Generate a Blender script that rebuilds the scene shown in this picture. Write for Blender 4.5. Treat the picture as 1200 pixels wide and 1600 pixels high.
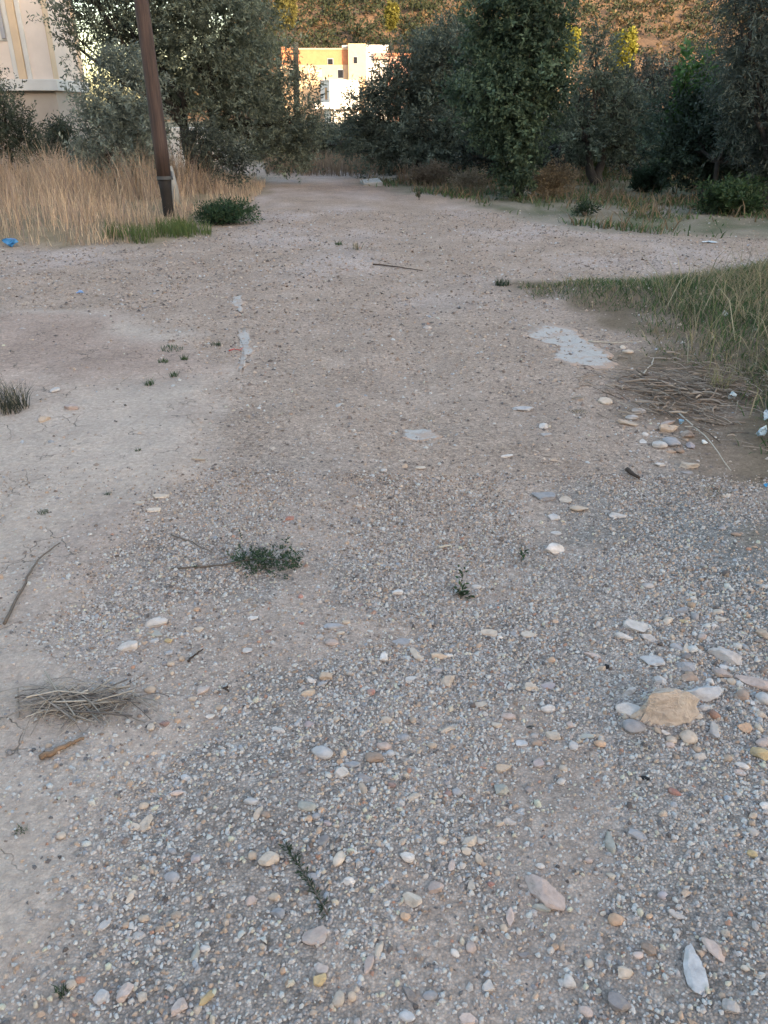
import bpy, bmesh, math, random
import numpy as np
from mathutils import Vector, Matrix

R = math.radians
for o in list(bpy.data.objects):
    bpy.data.objects.remove(o, do_unlink=True)
SC = bpy.context.scene
COL = SC.collection

# ------------------------------------------------------------------ camera
PITCH = R(27.5)
CAM_H = 1.6
FPX = 1202.0                      # focal length in pixels of the 1200x1600 photo
cam = bpy.data.cameras.new('camera')
cam.sensor_fit = 'VERTICAL'
cam.sensor_height = 24.0
cam.lens = 24.0 * FPX / 1600.0
cam.clip_start = 0.05
cam.clip_end = 3000
cam_o = bpy.data.objects.new('camera', cam)
COL.objects.link(cam_o)
cam_o.location = (0, 0, CAM_H)
cam_o.rotation_euler = (math.pi / 2 - PITCH, 0, 0)
SC.camera = cam_o

# ------------------------------------------------------------------ sky and sun
SUN_EL, SUN_AZ = R(9.0), R(150.0)          # azimuth clockwise from +Y: low sun behind the camera
w = bpy.data.worlds.new('World')
SC.world = w
w.use_nodes = True
wn = w.node_tree.nodes
sky = wn.new('ShaderNodeTexSky')
sky.sky_type = 'NISHITA'
sky.sun_disc = False
sky.sun_elevation = SUN_EL
sky.sun_rotation = SUN_AZ
sky.air_density = 1.0
sky.dust_density = 2.0
sky.ozone_density = 0.6
w.node_tree.links.new(sky.outputs[0], wn['Background'].inputs[0])
wn['Background'].inputs[1].default_value = 0.15
sun = bpy.data.lights.new('sun', 'SUN')
sun.energy = 2.0
sun.angle = R(0.5)
sun.color = (1.0, 0.76, 0.52)
sun_o = bpy.data.objects.new('sun', sun)
COL.objects.link(sun_o)
to_sun = Vector((math.sin(SUN_AZ) * math.cos(SUN_EL), math.cos(SUN_AZ) * math.cos(SUN_EL), math.sin(SUN_EL)))
sun_o.rotation_euler = to_sun.to_track_quat('Z', 'Y').to_euler()
vs = SC.view_settings
vs.view_transform = 'Standard'
vs.look = 'None'
vs.exposure = 2.5
vs.gamma = 1.0
vs.use_curve_mapping = False

# ------------------------------------------------------------------ numeric helpers
rng = np.random.default_rng(7)
random.seed(7)
_PERM = np.random.default_rng(3).random((256, 256))


def vnoise(x, y, s=0):
    x = np.asarray(x, float) + s * 17.31
    y = np.asarray(y, float) + s * 9.77
    xi = np.floor(x).astype(int); yi = np.floor(y).astype(int)
    fx = x - xi; fy = y - yi
    fx = fx * fx * (3 - 2 * fx); fy = fy * fy * (3 - 2 * fy)
    a = _PERM[xi & 255, yi & 255]; b = _PERM[(xi + 1) & 255, yi & 255]
    c = _PERM[xi & 255, (yi + 1) & 255]; d = _PERM[(xi + 1) & 255, (yi + 1) & 255]
    return (a * (1 - fx) + b * fx) * (1 - fy) + (c * (1 - fx) + d * fx) * fy - 0.5


def fbm(x, y, s=0, o=4):
    t = 0; a = 1.0
    for k in range(o):
        t = t + a * vnoise(np.asarray(x) * 2 ** k, np.asarray(y) * 2 ** k, s + k * 3)
        a *= 0.5
    return t


def sstep(e0, e1, x):
    t = np.clip((x - e0) / (e1 - e0), 0, 1)
    return t * t * (3 - 2 * t)


def ray(px, py):
    a = (px - 600) / FPX; b = (800 - py) / FPX
    return np.array((a, math.cos(PITCH) + b * math.sin(PITCH), -math.sin(PITCH) + b * math.cos(PITCH)))


def flat(px, py):                 # photo pixel -> point on level ground
    d = ray(px, py)
    t = CAM_H / max(-d[2], 1e-4)
    return np.array((d[0] * t, d[1] * t))


def sdist(x, y, poly):            # signed distance to polygon, positive inside
    x = np.asarray(x, float); y = np.asarray(y, float)
    d = np.full(x.shape, 1e18); ins = np.zeros(x.shape, bool)
    n = len(poly)
    for i in range(n):
        ax, ay = poly[i]; bx, by = poly[(i + 1) % n]
        ex, ey = bx - ax, by - ay
        t = np.clip(((x - ax) * ex + (y - ay) * ey) / (ex * ex + ey * ey + 1e-12), 0, 1)
        d = np.minimum(d, (x - ax - t * ex) ** 2 + (y - ay - t * ey) ** 2)
        cond = ((ay > y) != (by > y)) & (x < ex * (y - ay) / (ey + 1e-12) + ax)
        ins ^= cond
    return np.where(ins, 1, -1) * np.sqrt(d)


def P(*pts):
    return [tuple(flat(*p)) for p in pts]


CLAY = P((-330, 1600), (85, 1600), (165, 1440), (185, 1280), (205, 1160), (150, 1080), (110, 980), (180, 870), (270, 810),
         (320, 730), (330, 640), (345, 570), (300, 520), (120, 480), (-400, 500))
VERGE = P((790, 438), (880, 430), (1000, 436), (1090, 428), (1150, 418), (1240, 400), (1700, 400), (2100, 760), (1500, 900),
          (1215, 805), (1160, 768), (1120, 700), (1060, 640), (985, 600), (985, 545), (930, 495), (840, 480))
STRAWZ = P((960, 640), (1000, 580), (1060, 575), (1130, 640), (1150, 720), (1110, 735), (1060, 690))
LGRASS = P((-900, 400), (0, 386), (120, 386), (250, 383), (320, 372), (345, 350), (395, 335), (418, 300), (418, 276), (330, 264), (0, 262), (-900, 262))
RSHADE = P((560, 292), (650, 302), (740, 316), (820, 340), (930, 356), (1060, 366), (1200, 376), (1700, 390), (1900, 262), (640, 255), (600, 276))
RGREY = P((940, 760), (1060, 745), (1160, 790), (1400, 930), (1400, 1080), (1130, 1010), (1000, 900))


def ground_h(x, y):
    x = np.asarray(x, float); y = np.asarray(y, float)
    h = 0.05 * fbm(x * 0.35, y * 0.35, 1, 3) + 0.016 * fbm(x * 2.1, y * 2.1, 4, 3)
    h = h + 0.006 * fbm(x * 11, y * 11, 6, 2) * np.exp(-np.maximum(y - 3, 0) / 6)
    h = h + 0.09 * sstep(-0.1, 1.2, sdist(x, y, VERGE)) + 0.08 * sstep(-0.2, 1.5, sdist(x, y, LGRASS))
    h = h + 0.02 * sstep(-0.05, 0.15, sdist(x, y, CLAY) + 0.10 * fbm(x * 3, y * 3, 9, 3))
    # shallow wheel track
    h = h - 0.025 * np.exp(-((x - 0.25 - 0.1 * np.sin(y)) / 0.35) ** 2)
    return h


def gp(px, py):
    d = ray(px, py)
    z = 0.0
    for _ in range(6):
        t = (CAM_H - z) / max(-d[2], 1e-4)
        z = float(ground_h(d[0] * t, d[1] * t))
    return Vector((d[0] * t, d[1] * t, z))


def at(px, py, Y):                # point on the pixel's line of sight at world depth Y
    d = ray(px, py)
    t = Y / d[1]
    return Vector((d[0] * t, Y, CAM_H + d[2] * t))


def mpp(p):                       # metres per photo pixel at a point
    return (p[1] * math.cos(PITCH) + (CAM_H - p[2]) * math.sin(PITCH)) / FPX


# ------------------------------------------------------------------ mesh helpers
def mesh_np(name, V, F, col=None, smooth=False):
    """V (n,3); F list of int arrays (m,k); col (n,3) stored as colour attribute 'Col'."""
    me = bpy.data.meshes.new(name)
    V = np.ascontiguousarray(V, np.float32)
    if not isinstance(F, list):
        F = [F]
    me.vertices.add(len(V)); me.vertices.foreach_set('co', V.ravel())
    loops = np.concatenate([f.ravel() for f in F]).astype(np.int32)
    starts = []; s = 0
    for f in F:
        k = f.shape[1]
        starts.append(s + np.arange(len(f)) * k); s += f.size
    starts = np.concatenate(starts).astype(np.int32)
    me.loops.add(len(loops)); me.loops.foreach_set('vertex_index', loops)
    me.polygons.add(len(starts)); me.polygons.foreach_set('loop_start', starts)
    if smooth:
        me.polygons.foreach_set('use_smooth', np.ones(len(starts), bool))
    me.update(calc_edges=True)
    if col is not None:
        a = me.color_attributes.new('Col', 'FLOAT_COLOR', 'POINT')
        c = np.ones((len(V), 4), np.float32); c[:, :3] = col
        a.data.foreach_set('color', c.ravel())
    return me


def link(name, me, mat=None, parent=None):
    o = bpy.data.objects.new(name, me)
    COL.objects.link(o)
    if me is not None and mat is not None and len(me.materials) == 0:
        me.materials.append(mat)
    if parent is not None:
        o.parent = parent
    return o


def tag(o, label=None, cat=None, group=None, kind=None):
    if label: o['label'] = label
    if cat: o['category'] = cat
    if group: o['group'] = group
    if kind: o['kind'] = kind
    return o


def empty(name, loc, rz=0.0):
    o = bpy.data.objects.new(name, None)
    COL.objects.link(o)
    o.location = loc; o.rotation_euler = (0, 0, rz)
    return o


class MB:
    """collects boxes, tubes and polygons, then builds one mesh object"""
    def __init__(self): self.v = []; self.f = []; self.smooth = False
    def box(self, c, s, rz=0.0, tilt=None):
        m = Matrix.Rotation(rz, 3, 'Z')
        if tilt is not None: m = m @ Matrix.Rotation(tilt[0], 3, 'X') @ Matrix.Rotation(tilt[1], 3, 'Y')
        b = len(self.v)
        for dx in (-.5, .5):
            for dy in (-.5, .5):
                for dz in (-.5, .5):
                    self.v.append(Vector(c) + m @ Vector((dx * s[0], dy * s[1], dz * s[2])))
        for q in ((0, 1, 3, 2), (4, 6, 7, 5), (0, 4, 5, 1), (2, 3, 7, 6), (0, 2, 6, 4), (1, 5, 7, 3)):
            self.f.append([b + i for i in q])
        return self
    def tube(self, pts, rad, n=8, cap=True, rough=0.0):
        pts = [Vector(p) for p in pts]
        b0 = len(self.v)
        up = Vector((0.31, 0.17, 0.93))
        for i, p in enumerate(pts):
            d = (pts[min(i + 1, len(pts) - 1)] - pts[max(i - 1, 0)]).normalized()
            u = d.cross(up)
            if u.length < 1e-3: u = d.cross(Vector((1, 0, 0)))
            u.normalize(); v_ = d.cross(u)
            for k in range(n):
                a = 2 * math.pi * k / n
                r = rad[i] * (1 + rough * (random.random() - .5))
                self.v.append(p + u * (math.cos(a) * r) + v_ * (math.sin(a) * r))
        for i in range(len(pts) - 1):
            for k in range(n):
                self.f.append([b0 + i * n + k, b0 + i * n + (k + 1) % n, b0 + (i + 1) * n + (k + 1) % n, b0 + (i + 1) * n + k])
        if cap:
            self.f.append([b0 + k for k in range(n)][::-1])
            e = b0 + (len(pts) - 1) * n
            self.f.append([e + k for k in range(n)])
        return self
    def poly(self, pts):
        b = len(self.v)
        self.v += [Vector(p) for p in pts]
        self.f.append(list(range(b, b + len(pts))))
        return self
    def build(self, name, mat, parent=None, origin=None, smooth=False):
        me = bpy.data.meshes.new(name)
        o = Vector(origin) if origin is not None else Vector((0, 0, 0))
        me.from_pydata([tuple(v - o) for v in self.v], [], self.f)
        if smooth:
            me.polygons.foreach_set('use_smooth', [True] * len(me.polygons))
        me.update()
        ob = link(name, me, mat, parent)
        ob.location = o
        return ob


# ------------------------------------------------------------------ materials
def nt(name):
    m = bpy.data.materials.new(name)
    m.use_nodes = True
    return m, m.node_tree.nodes, m.node_tree.links, m.node_tree.nodes['Principled BSDF']


def ramp(nodes, p):
    r = nodes.new('ShaderNodeValToRGB')
    while len(r.color_ramp.elements) < len(p): r.color_ramp.elements.new(0.5)
    for e, (q, c) in zip(r.color_ramp.elements, p):
        e.position = q
        e.color = (c, c, c, 1) if not isinstance(c, tuple) else (*c, 1)
    return r


def mixc(nodes, links, fac, a, b, mode='MIX'):
    m = nodes.new('ShaderNodeMix'); m.data_type = 'RGBA'; m.blend_type = mode
    for sock, v in ((m.inputs[0], fac), (m.inputs[6], a), (m.inputs[7], b)):
        if hasattr(v, 'is_output'): links.new(v, sock)
        elif isinstance(v, tuple): sock.default_value = (*v, 1)
        else: sock.default_value = v
    return m.outputs[2]


def noise(nodes, links, scale, detail=4, rough=0.6, coord=None):
    n = nodes.new('ShaderNodeTexNoise')
    n.inputs['Scale'].default_value = scale
    n.inputs['Detail'].default_value = detail
    n.inputs['Roughness'].default_value = rough
    if coord is not None: links.new(coord, n.inputs['Vector'])
    return n.outputs['Fac']


def plain(name, rgb, rough=0.8, var=0.15, scale=6.0, bump=0.3, detail=6, metal=0.0, dist=0.02):
    m, n, l, b = nt(name)
    tc = n.new('ShaderNodeTexCoord').outputs['Object']
    f = noise(n, l, scale, detail, 0.65, tc)
    r = ramp(n, [(0.25, 1 - var), (0.75, 1 + var)])
    l.new(f, r.inputs[0])
    l.new(mixc(n, l, 1.0, rgb, r.outputs[0], 'MULTIPLY'), b.inputs['Base Color'])
    b.inputs['Roughness'].default_value = rough
    b.inputs['Metallic'].default_value = metal
    b.inputs['Specular IOR Level'].default_value = 0.25
    if bump:
        bp = n.new('ShaderNodeBump'); bp.inputs['Strength'].default_value = bump; bp.inputs['Distance'].default_value = dist
        l.new(noise(n, l, scale * 5, 5, 0.7, tc), bp.inputs['Height']); l.new(bp.outputs[0], b.inputs['Normal'])
    return m


def leaf_mat(name, trans=0.25, rough=0.6):
    m, n, l, b = nt(name)
    a = n.new('ShaderNodeAttribute'); a.attribute_name = 'Col'
    l.new(a.outputs['Color'], b.inputs['Base Color'])
    b.inputs['Roughness'].default_value = rough
    b.inputs['Specular IOR Level'].default_value = 0.3
    if trans:
        t = n.new('ShaderNodeBsdfTranslucent'); l.new(a.outputs['Color'], t.inputs[0])
        mx = n.new('ShaderNodeMixShader'); mx.inputs[0].default_value = trans
        l.new(b.outputs[0], mx.inputs[1]); l.new(t.outputs[0], mx.inputs[2])
        l.new(mx.outputs[0], n['Material Output'].inputs[0])
    return m


def vcol_stone(name):
    m, n, l, b = nt(name)
    a = n.new('ShaderNodeAttribute'); a.attribute_name = 'Col'
    g = n.new('ShaderNodeNewGeometry').outputs['Position']
    r = ramp(n, [(0.3, 0.8), (0.7, 1.15)]); l.new(noise(n, l, 260, 3, 0.6, g), r.inputs[0])
    l.new(mixc(n, l, 1.0, a.outputs['Color'], r.outputs[0], 'MULTIPLY'), b.inputs['Base Color'])
    b.inputs['Roughness'].default_value = 0.85
    b.inputs['Specular IOR Level'].default_value = 0.2
    return m


def stone_mat():
    m, n, l, b = nt('stone')
    oi = n.new('ShaderNodeObjectInfo')
    tc = n.new('ShaderNodeNewGeometry').outputs['Position']
    r1 = ramp(n, [(0.3, 0.72), (0.5, 1.0), (0.72, 1.22)]); l.new(noise(n, l, 38, 6, 0.7, tc), r1.inputs[0])
    c = mixc(n, l, 1.0, oi.outputs['Color'], r1.outputs[0], 'MULTIPLY')
    r2 = ramp(n, [(0.55, 0.0), (0.68, 0.55)]); l.new(noise(n, l, 17, 5, 0.6, tc), r2.inputs[0])
    c = mixc(n, l, r2.outputs[0], c, (0.40, 0.345, 0.29))       # dust clinging to the stone
    l.new(c, b.inputs['Base Color'])
    b.inputs['Roughness'].default_value = 0.85
    b.inputs['Specular IOR Level'].default_value = 0.2
    bp = n.new('ShaderNodeBump'); bp.inputs['Strength'].default_value = 0.5; bp.inputs['Distance'].default_value = 0.004
    l.new(noise(n, l, 120, 5, 0.7, tc), bp.inputs['Height']); l.new(bp.outputs[0], b.inputs['Normal'])
    return m


def ground_mat():
    m, n, l, b = nt('ground_soil')
    a = n.new('ShaderNodeAttribute'); a.attribute_name = 'Col'
    gr = n.new('ShaderNodeAttribute'); gr.attribute_name = 'grav'
    cl = n.new('ShaderNodeAttribute'); cl.attribute_name = 'clay'
    pos = n.new('ShaderNodeNewGeometry').outputs['Position']
    r0 = ramp(n, [(0.3, 0.82), (0.7, 1.16)]); l.new(noise(n, l, 1.7, 8, 0.62, pos), r0.inputs[0])
    c = mixc(n, l, 1.0, a.outputs['Color'], r0.outputs[0], 'MULTIPLY')
    r1 = ramp(n, [(0.32, 0.80), (0.68, 1.15)]); l.new(noise(n, l, 42, 6, 0.7, pos), r1.inputs[0])
    c = mixc(n, l, 1.0, c, r1.outputs[0], 'MULTIPLY')
    # fine grit: random grain brightness per cell
    hs = []
    for sc, lo, hi, w_ in ((150, 0.60, 1.45, 0.85), (52, 0.62, 1.5, 0.7)):
        v = n.new('ShaderNodeTexVoronoi'); v.inputs['Scale'].default_value = sc
        l.new(pos, v.inputs['Vector'])
        sp = n.new('ShaderNodeSeparateColor'); l.new(v.outputs['Color'], sp.inputs[0])
        if sc == 52:
            rr = ramp(n, [(0.0, 0.55), (0.12, 0.7), (0.2, 1.0), (0.72, 1.0), (0.8, 1.25), (1.0, 1.55)])
        else:
            rr = ramp(n, [(0.0, lo), (0.5, 0.98), (1.0, hi)])
        l.new(sp.outputs[0], rr.inputs[0])
        edge = ramp(n, [(0.25, 1.0), (0.62, 0.62)]); l.new(v.outputs['Distance'], edge.inputs[0])
        g = mixc(n, l, 1.0, rr.outputs[0], edge.outputs[0], 'MULTIPLY') if sc == 150 else rr.outputs[0]
        wv = n.new('ShaderNodeMath'); wv.operation = 'MULTIPLY'; l.new(gr.outputs['Fac'], wv.inputs[0]); wv.inputs[1].default_value = w_
        c = mixc(n, l, wv.outputs[0], c, mixc(n, l, 1.0, c, g, 'MULTIPLY'))
        hs.append((v.outputs['Distance'], wv.outputs[0]))
    # drying cracks in the clay
    wp = n.new('ShaderNodeTexNoise'); wp.inputs['Scale'].default_value = 5; wp.inputs['Detail'].default_value = 4; l.new(pos, wp.inputs['Vector'])
    va = n.new('ShaderNodeVectorMath'); va.operation = 'SCALE'; va.inputs['Scale'].default_value = 0.25; l.new(wp.outputs['Color'], va.inputs[0])
    vb = n.new('ShaderNodeVectorMath'); vb.operation = 'ADD'; l.new(pos, vb.inputs[0]); l.new(va.outputs[0], vb.inputs[1])
    vc = n.new('ShaderNodeTexVoronoi'); vc.feature = 'DISTANCE_TO_EDGE'; vc.inputs['Scale'].default_value = 5.5; l.new(vb.outputs[0], vc.inputs['Vector'])
    ck = ramp(n, [(0.0, 1.0), (0.018, 0.0)]); l.new(vc.outputs['Distance'], ck.inputs[0])
    gate = ramp(n, [(0.50, 0.0), (0.60, 0.9)]); l.new(noise(n, l, 3.1, 3, 0.5, pos), gate.inputs[0])
    k1 = n.new('ShaderNodeMath'); k1.operation = 'MULTIPLY'; l.new(ck.outputs[0], k1.inputs[0]); l.new(gate.outputs[0], k1.inputs[1])
    k2 = n.new('ShaderNodeMath'); k2.operation = 'MULTIPLY'; l.new(k1.outputs[0], k2.inputs[0]); l.new(cl.outputs['Fac'], k2.inputs[1])
    c = mixc(n, l, k2.outputs[0], c, (0.10, 0.085, 0.07))
    l.new(c, b.inputs['Base Color'])
    b.inputs['Roughness'].default_value = 0.95
    b.inputs['Specular IOR Level'].default_value = 0.1
    # relief
    h1 = n.new('ShaderNodeMath'); h1.operation = 'MULTIPLY'; l.new(hs[0][0], h1.inputs[0]); l.new(hs[0][1], h1.inputs[1])
    h2 = n.new('ShaderNodeMath'); h2.operation = 'MULTIPLY_ADD'; l.new(noise(n, l, 70, 6, 0.7, pos), h2.inputs[0]); h2.inputs[1].default_value = 0.9
    h1n = n.new('ShaderNodeMath'); h1n.operation = 'MULTIPLY'; l.new(h1.outputs[0], h1n.inputs[0]); h1n.inputs[1].default_value = -1.0
    hc = n.new('ShaderNodeMath'); hc.operation = 'MULTIPLY'; l.new(noise(n, l, 13, 9, 0.68, pos), hc.inputs[0]); l.new(cl.outputs['Fac'], hc.inputs[1])
    hd = n.new('ShaderNodeMath'); hd.operation = 'MULTIPLY_ADD'; l.new(hc.outputs[0], hd.inputs[0]); hd.inputs[1].default_value = 4.0; l.new(h1n.outputs[0], hd.inputs[2])
    l.new(hd.outputs[0], h2.inputs[2])
    h3 = n.new('ShaderNodeMath'); h3.operation = 'SUBTRACT'; l.new(h2.outputs[0], h3.inputs[0]); l.new(k2.outputs[0], h3.inputs[1])
    bp = n.new('ShaderNodeBump'); bp.inputs['Strength'].default_value = 0.8; bp.inputs['Distance'].default_value = 0.008
    l.new(h3.outputs[0], bp.inputs['Height']); l.new(bp.outputs[0], b.inputs['Normal'])
    return m


M = {}
M['ground'] = ground_mat()
M['stone'] = stone_mat()
M['gravel'] = vcol_stone('gravel_stone')
M['leaf'] = leaf_mat('leaf', 0.34)
M['grass'] = leaf_mat('grass_blade', 0.3, 0.7)
M['bark'] = plain('olive_bark', (0.045, 0.038, 0.033), 0.9, 0.35, 9, 0.8, dist=0.03)
M['twig'] = plain('dry_twig', (0.13, 0.10, 0.08), 0.9, 0.3, 30, 0.4, dist=0.003)
M['straw'] = leaf_mat('dry_straw', 0.1, 0.75)

# ------------------------------------------------------------------ ground
def axis(n0, step, growth, end):
    v = [0.0]
    while v[-1] < end:
        s = step if len(v) <= n0 else step * growth ** (len(v) - n0)
        v.append(v[-1] + s)
    return np.array(v)


def zones(x, y):
    """real colour and gravel cover of the ground"""
    x = np.asarray(x, float); y = np.asarray(y, float)
    n1 = fbm(x * 0.9, y * 0.9, 21, 4); n2 = fbm(x * 2.7, y * 2.7, 25, 4)
    n = x.shape + (3,)
    c = np.empty(n); c[...] = (0.415, 0.312, 0.248)                         # tan dirt with fine gravel
    grav = np.full(x.shape, 0.75)
    def lay(m, col, g=None):
        nonlocal c, grav
        c[...] = c * (1 - m[..., None]) + np.array(col) * m[..., None]
        if g is not None: grav = grav * (1 - m) + g * m
    near = 1 - sstep(2.6, 4.2, y + 0.8 * n1)
    lay(near, (0.36, 0.30, 0.262), 0.9)
    lay(sstep(0.05, 0.35, n2 + 0.3 * n1) * (0.35 + 0.4 * near), (0.408, 0.315, 0.260), 0.45)      # bare dusty patches
    lay(sstep(6, 9, y) * sstep(-0.2, 0.4, n1), (0.46, 0.365, 0.318), 0.6)
    rg = sstep(-0.25, 0.25, sdist(x, y, RGREY) + 0.4 * n2)
    lay(rg, (0.265, 0.248, 0.232), 1.0)
    red = np.exp(-(((x + 0.3) / 1.6) ** 2 + ((y - 20) / 2.2) ** 2)); lay(red * 0.6, (0.27, 0.17, 0.13))
    clay = sstep(-0.20, 0.20, sdist(x, y, CLAY) + 0.30 * n2)
    lay(clay, (0.475, 0.378, 0.315), 0.22)
    lay(clay * sstep(.1, .5, fbm(x * 1.6, y * 1.6, 77, 4)) * .5, (0.365, 0.275, 0.235), 0.5)
    lay(clay * sstep(3.2, 5.5, y) * sstep(-.1, .3, n1), (0.41, 0.30, 0.245), 0.5)
    ve = sstep(-0.2, 0.5, sdist(x, y, VERGE) + 0.7 * n2)
    lay(ve, (0.17, 0.125, 0.085), 0.4)
    sz = sstep(-0.15, 0.2, sdist(x, y, STRAWZ) + 0.2 * n2); lay(sz, (0.24, 0.175, 0.13), 0.5)
    lg = sstep(-0.25, 0.4, sdist(x, y, LGRASS) + 0.4 * n2); lay(lg, (0.25, 0.19, 0.12), 0.2)
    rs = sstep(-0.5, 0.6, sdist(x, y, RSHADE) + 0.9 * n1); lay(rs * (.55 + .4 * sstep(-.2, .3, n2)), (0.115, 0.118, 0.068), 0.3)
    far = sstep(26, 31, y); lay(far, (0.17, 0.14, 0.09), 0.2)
    return c, grav, clay, ve, lg, rs


xs = axis(70, 0.032, 1.08, 600); xs = np.concatenate([-xs[:0:-1], xs])
yp = 0.45 + axis(95, 0.03, 1.045, 700)
yb = 0.45 - axis(4, 0.06, 1.16, 260)
ys = np.concatenate([yb[:0:-1], yp])
GX, GY = np.meshgrid(xs, ys)
H = ground_h(GX, GY)
H = H * (1 - sstep(60, 90, np.hypot(GX, GY)))
V = np.stack([GX, GY, H], -1).reshape(-1, 3)
ny, nx = GX.shape
ii = np.arange(ny * nx).reshape(ny, nx)
F = np.stack([ii[:-1, :-1], ii[:-1, 1:], ii[1:, 1:], ii[1:, :-1]], -1).reshape(-1, 4)
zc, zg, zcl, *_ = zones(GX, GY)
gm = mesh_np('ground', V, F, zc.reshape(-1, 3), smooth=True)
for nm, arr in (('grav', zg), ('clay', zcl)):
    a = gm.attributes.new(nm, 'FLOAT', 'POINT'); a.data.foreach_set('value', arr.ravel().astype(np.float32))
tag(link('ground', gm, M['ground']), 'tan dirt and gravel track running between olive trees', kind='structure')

# hill beyond the houses, and an unseen rise added behind the camera to keep the low sun off the track
def hill_z(x, y):
    e = sstep(152, 176, y + 6 * fbm(x * .03, y * .03, 41, 3)) * (y - 152) * 0.40
    side = sstep(-58, -14, x + (y - 170) * 0.10 + 8 * fbm(x * .02, y * .02, 44, 2))
    return np.clip(e, 0, 85) * side + side * 3.0 * fbm(x * 0.06, y * 0.06, 47, 4) * sstep(152, 178, y) - 0.6


M['hill'] = plain('hill_soil', (0.15, 0.092, 0.055), 0.95, 0.35, 0.12, 0.6, 8, dist=0.6)
hx = np.linspace(-120, 330, 160); hy = np.linspace(151, 400, 100)
HX, HY = np.meshgrid(hx, hy)
HZ = hill_z(HX, HY)
ii = np.arange(HX.size).reshape(HX.shape)
F = np.stack([ii[:-1, :-1], ii[:-1, 1:], ii[1:, 1:], ii[1:, :-1]], -1).reshape(-1, 4)
tag(link('hill', mesh_np('hill', np.stack([HX, HY, HZ], -1).reshape(-1, 3), F, smooth=True), M['hill']),
    'steep dry brown hillside dotted with shrubs behind the houses', kind='structure')
rx = np.linspace(-420, 520, 70); ry = np.linspace(-230, -70, 30)
RX, RY = np.meshgrid(rx, ry)
prof = np.exp(-((RY + 130) / 34) ** 2)
RZ = prof * (50 + 3 * fbm(RX * .01, RY * .01, 51, 3)) - 0.7
ii = np.arange(RX.size).reshape(RX.shape)
F = np.stack([ii[:-1, :-1], ii[:-1, 1:], ii[1:, 1:], ii[1:, :-1]], -1).reshape(-1, 4)
tag(link('shade_ridge', mesh_np('shade_ridge', np.stack([RX, RY, RZ], -1).reshape(-1, 3), F, smooth=True), M['hill']), kind='structure')

# ------------------------------------------------------------------ foliage helpers
def unit(a):
    return a / (np.linalg.norm(a, axis=-1, keepdims=True) + 1e-9)


def leaves_mesh(name, start, tdir, tlen, per, L, W, cols, droop=0.0, spread=0.9, r=rng, fold=True):
    """leaves set along twigs. start,tdir (n,3); tlen (n,); cols (n,3) colour per twig"""
    n = len(start); N = n * per
    t = np.tile(np.linspace(0.15, 1.0, per), n) + r.normal(0, 0.04, N)
    S = np.repeat(start, per, 0); D = np.repeat(tdir, per, 0); T = np.repeat(tlen, per)
    base = S + D * (t * T)[:, None]
    base[:, 2] -= droop * (t * T) ** 2
    rnd = unit(r.normal(size=(N, 3)))
    side = unit(np.cross(D, rnd))
    d = unit(D * (1 - 0.45 * spread) + side * spread + np.array((0, 0, -droop * .4)))
    wv = unit(np.cross(d, unit(r.normal(size=(N, 3)))))
    ln = L * r.uniform(0.7, 1.4, N); wd = W * r.uniform(0.7, 1.4, N)
    tip = base + d * ln[:, None]
    mid = base + d * (ln * 0.5)[:, None]
    a = mid + wv * (wd * 0.5)[:, None]; b = mid - wv * (wd * 0.5)[:, None]
    V = np.stack([base, a, tip, b], 1).reshape(-1, 3)
    F = np.arange(N * 4).reshape(N, 4)
    c = np.repeat(cols, per, 0) * r.uniform(0.7, 1.35, (N, 1))
    c = np.repeat(c, 4, 0)
    return mesh_np(name, V, F, np.clip(c, 0, 1))


DENS = 3.6


def lobe_twigs(lobes, dens, r, up=0.35, shell=0.55):
    """lobes: (center, (rx,ry,rz)). returns twig starts, directions"""
    S = []; D = []; Q = []
    for c, rad in lobes:
        rad = np.array(rad)
        n = int(DENS * dens * (rad[0] * rad[1] + rad[0] * rad[2] + rad[1] * rad[2]))
        u = unit(r.normal(size=(n, 3)))
        k = np.where(r.random(n) < 0.8, r.uniform(shell, 1.0, n), r.uniform(0.1, shell, n))
        # uneven outline
        k = k * (1 + 0.30 * np.sin(u[:, 0] * 5.1 + c[0] * 3) * np.sin(u[:, 1] * 4.3 + c[1]) + 0.22 * np.sin(u[:, 2] * 7 + c[2] * 5 + u[:, 0] * 4))
        p = np.array(c) + u * rad * k[:, None]
        # thin out random pockets so gaps show
        pk = np.sin(p[:, 0] * 3.1 + c[2]) * np.sin(p[:, 1] * 2.7 + 1.3) * np.sin(p[:, 2] * 3.7 + c[0])
        keep = (pk < 0.62) & (p[:, 2] > 0.03)
        S.append(p[keep]); D.append(unit(u + np.array((0, 0, up)) + r.normal(0, 0.45, (n, 3)))[keep])
        cl_ = np.sin(p[:, 0] * 4.3 + c[1]) * np.sin(p[:, 1] * 3.9 + c[0]) * np.sin(p[:, 2] * 5.1 + 2.0)
        Q.append((r.uniform(0.78, 1.22) * (1 + .45 * cl_))[keep])
    return np.concatenate(S), np.concatenate(D), np.concatenate(Q)


def limb(mb, a, b, r0, r1, seg=5, wob=0.12, n=7):
    a = Vector(a); b = Vector(b)
    pts = []; rad = []
    L = (b - a).length
    for i in range(seg + 1):
        t = i / seg
        p = a.lerp(b, t)
        if 0 < i < seg: p += Vector((random.gauss(0, 1), random.gauss(0, 1), random.gauss(0, .6))) * wob * L * 0.25
        pts.append(p); rad.append(r0 + (r1 - r0) * t)
    mb.tube(pts, rad, n, rough=0.2)
    return pts


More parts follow.
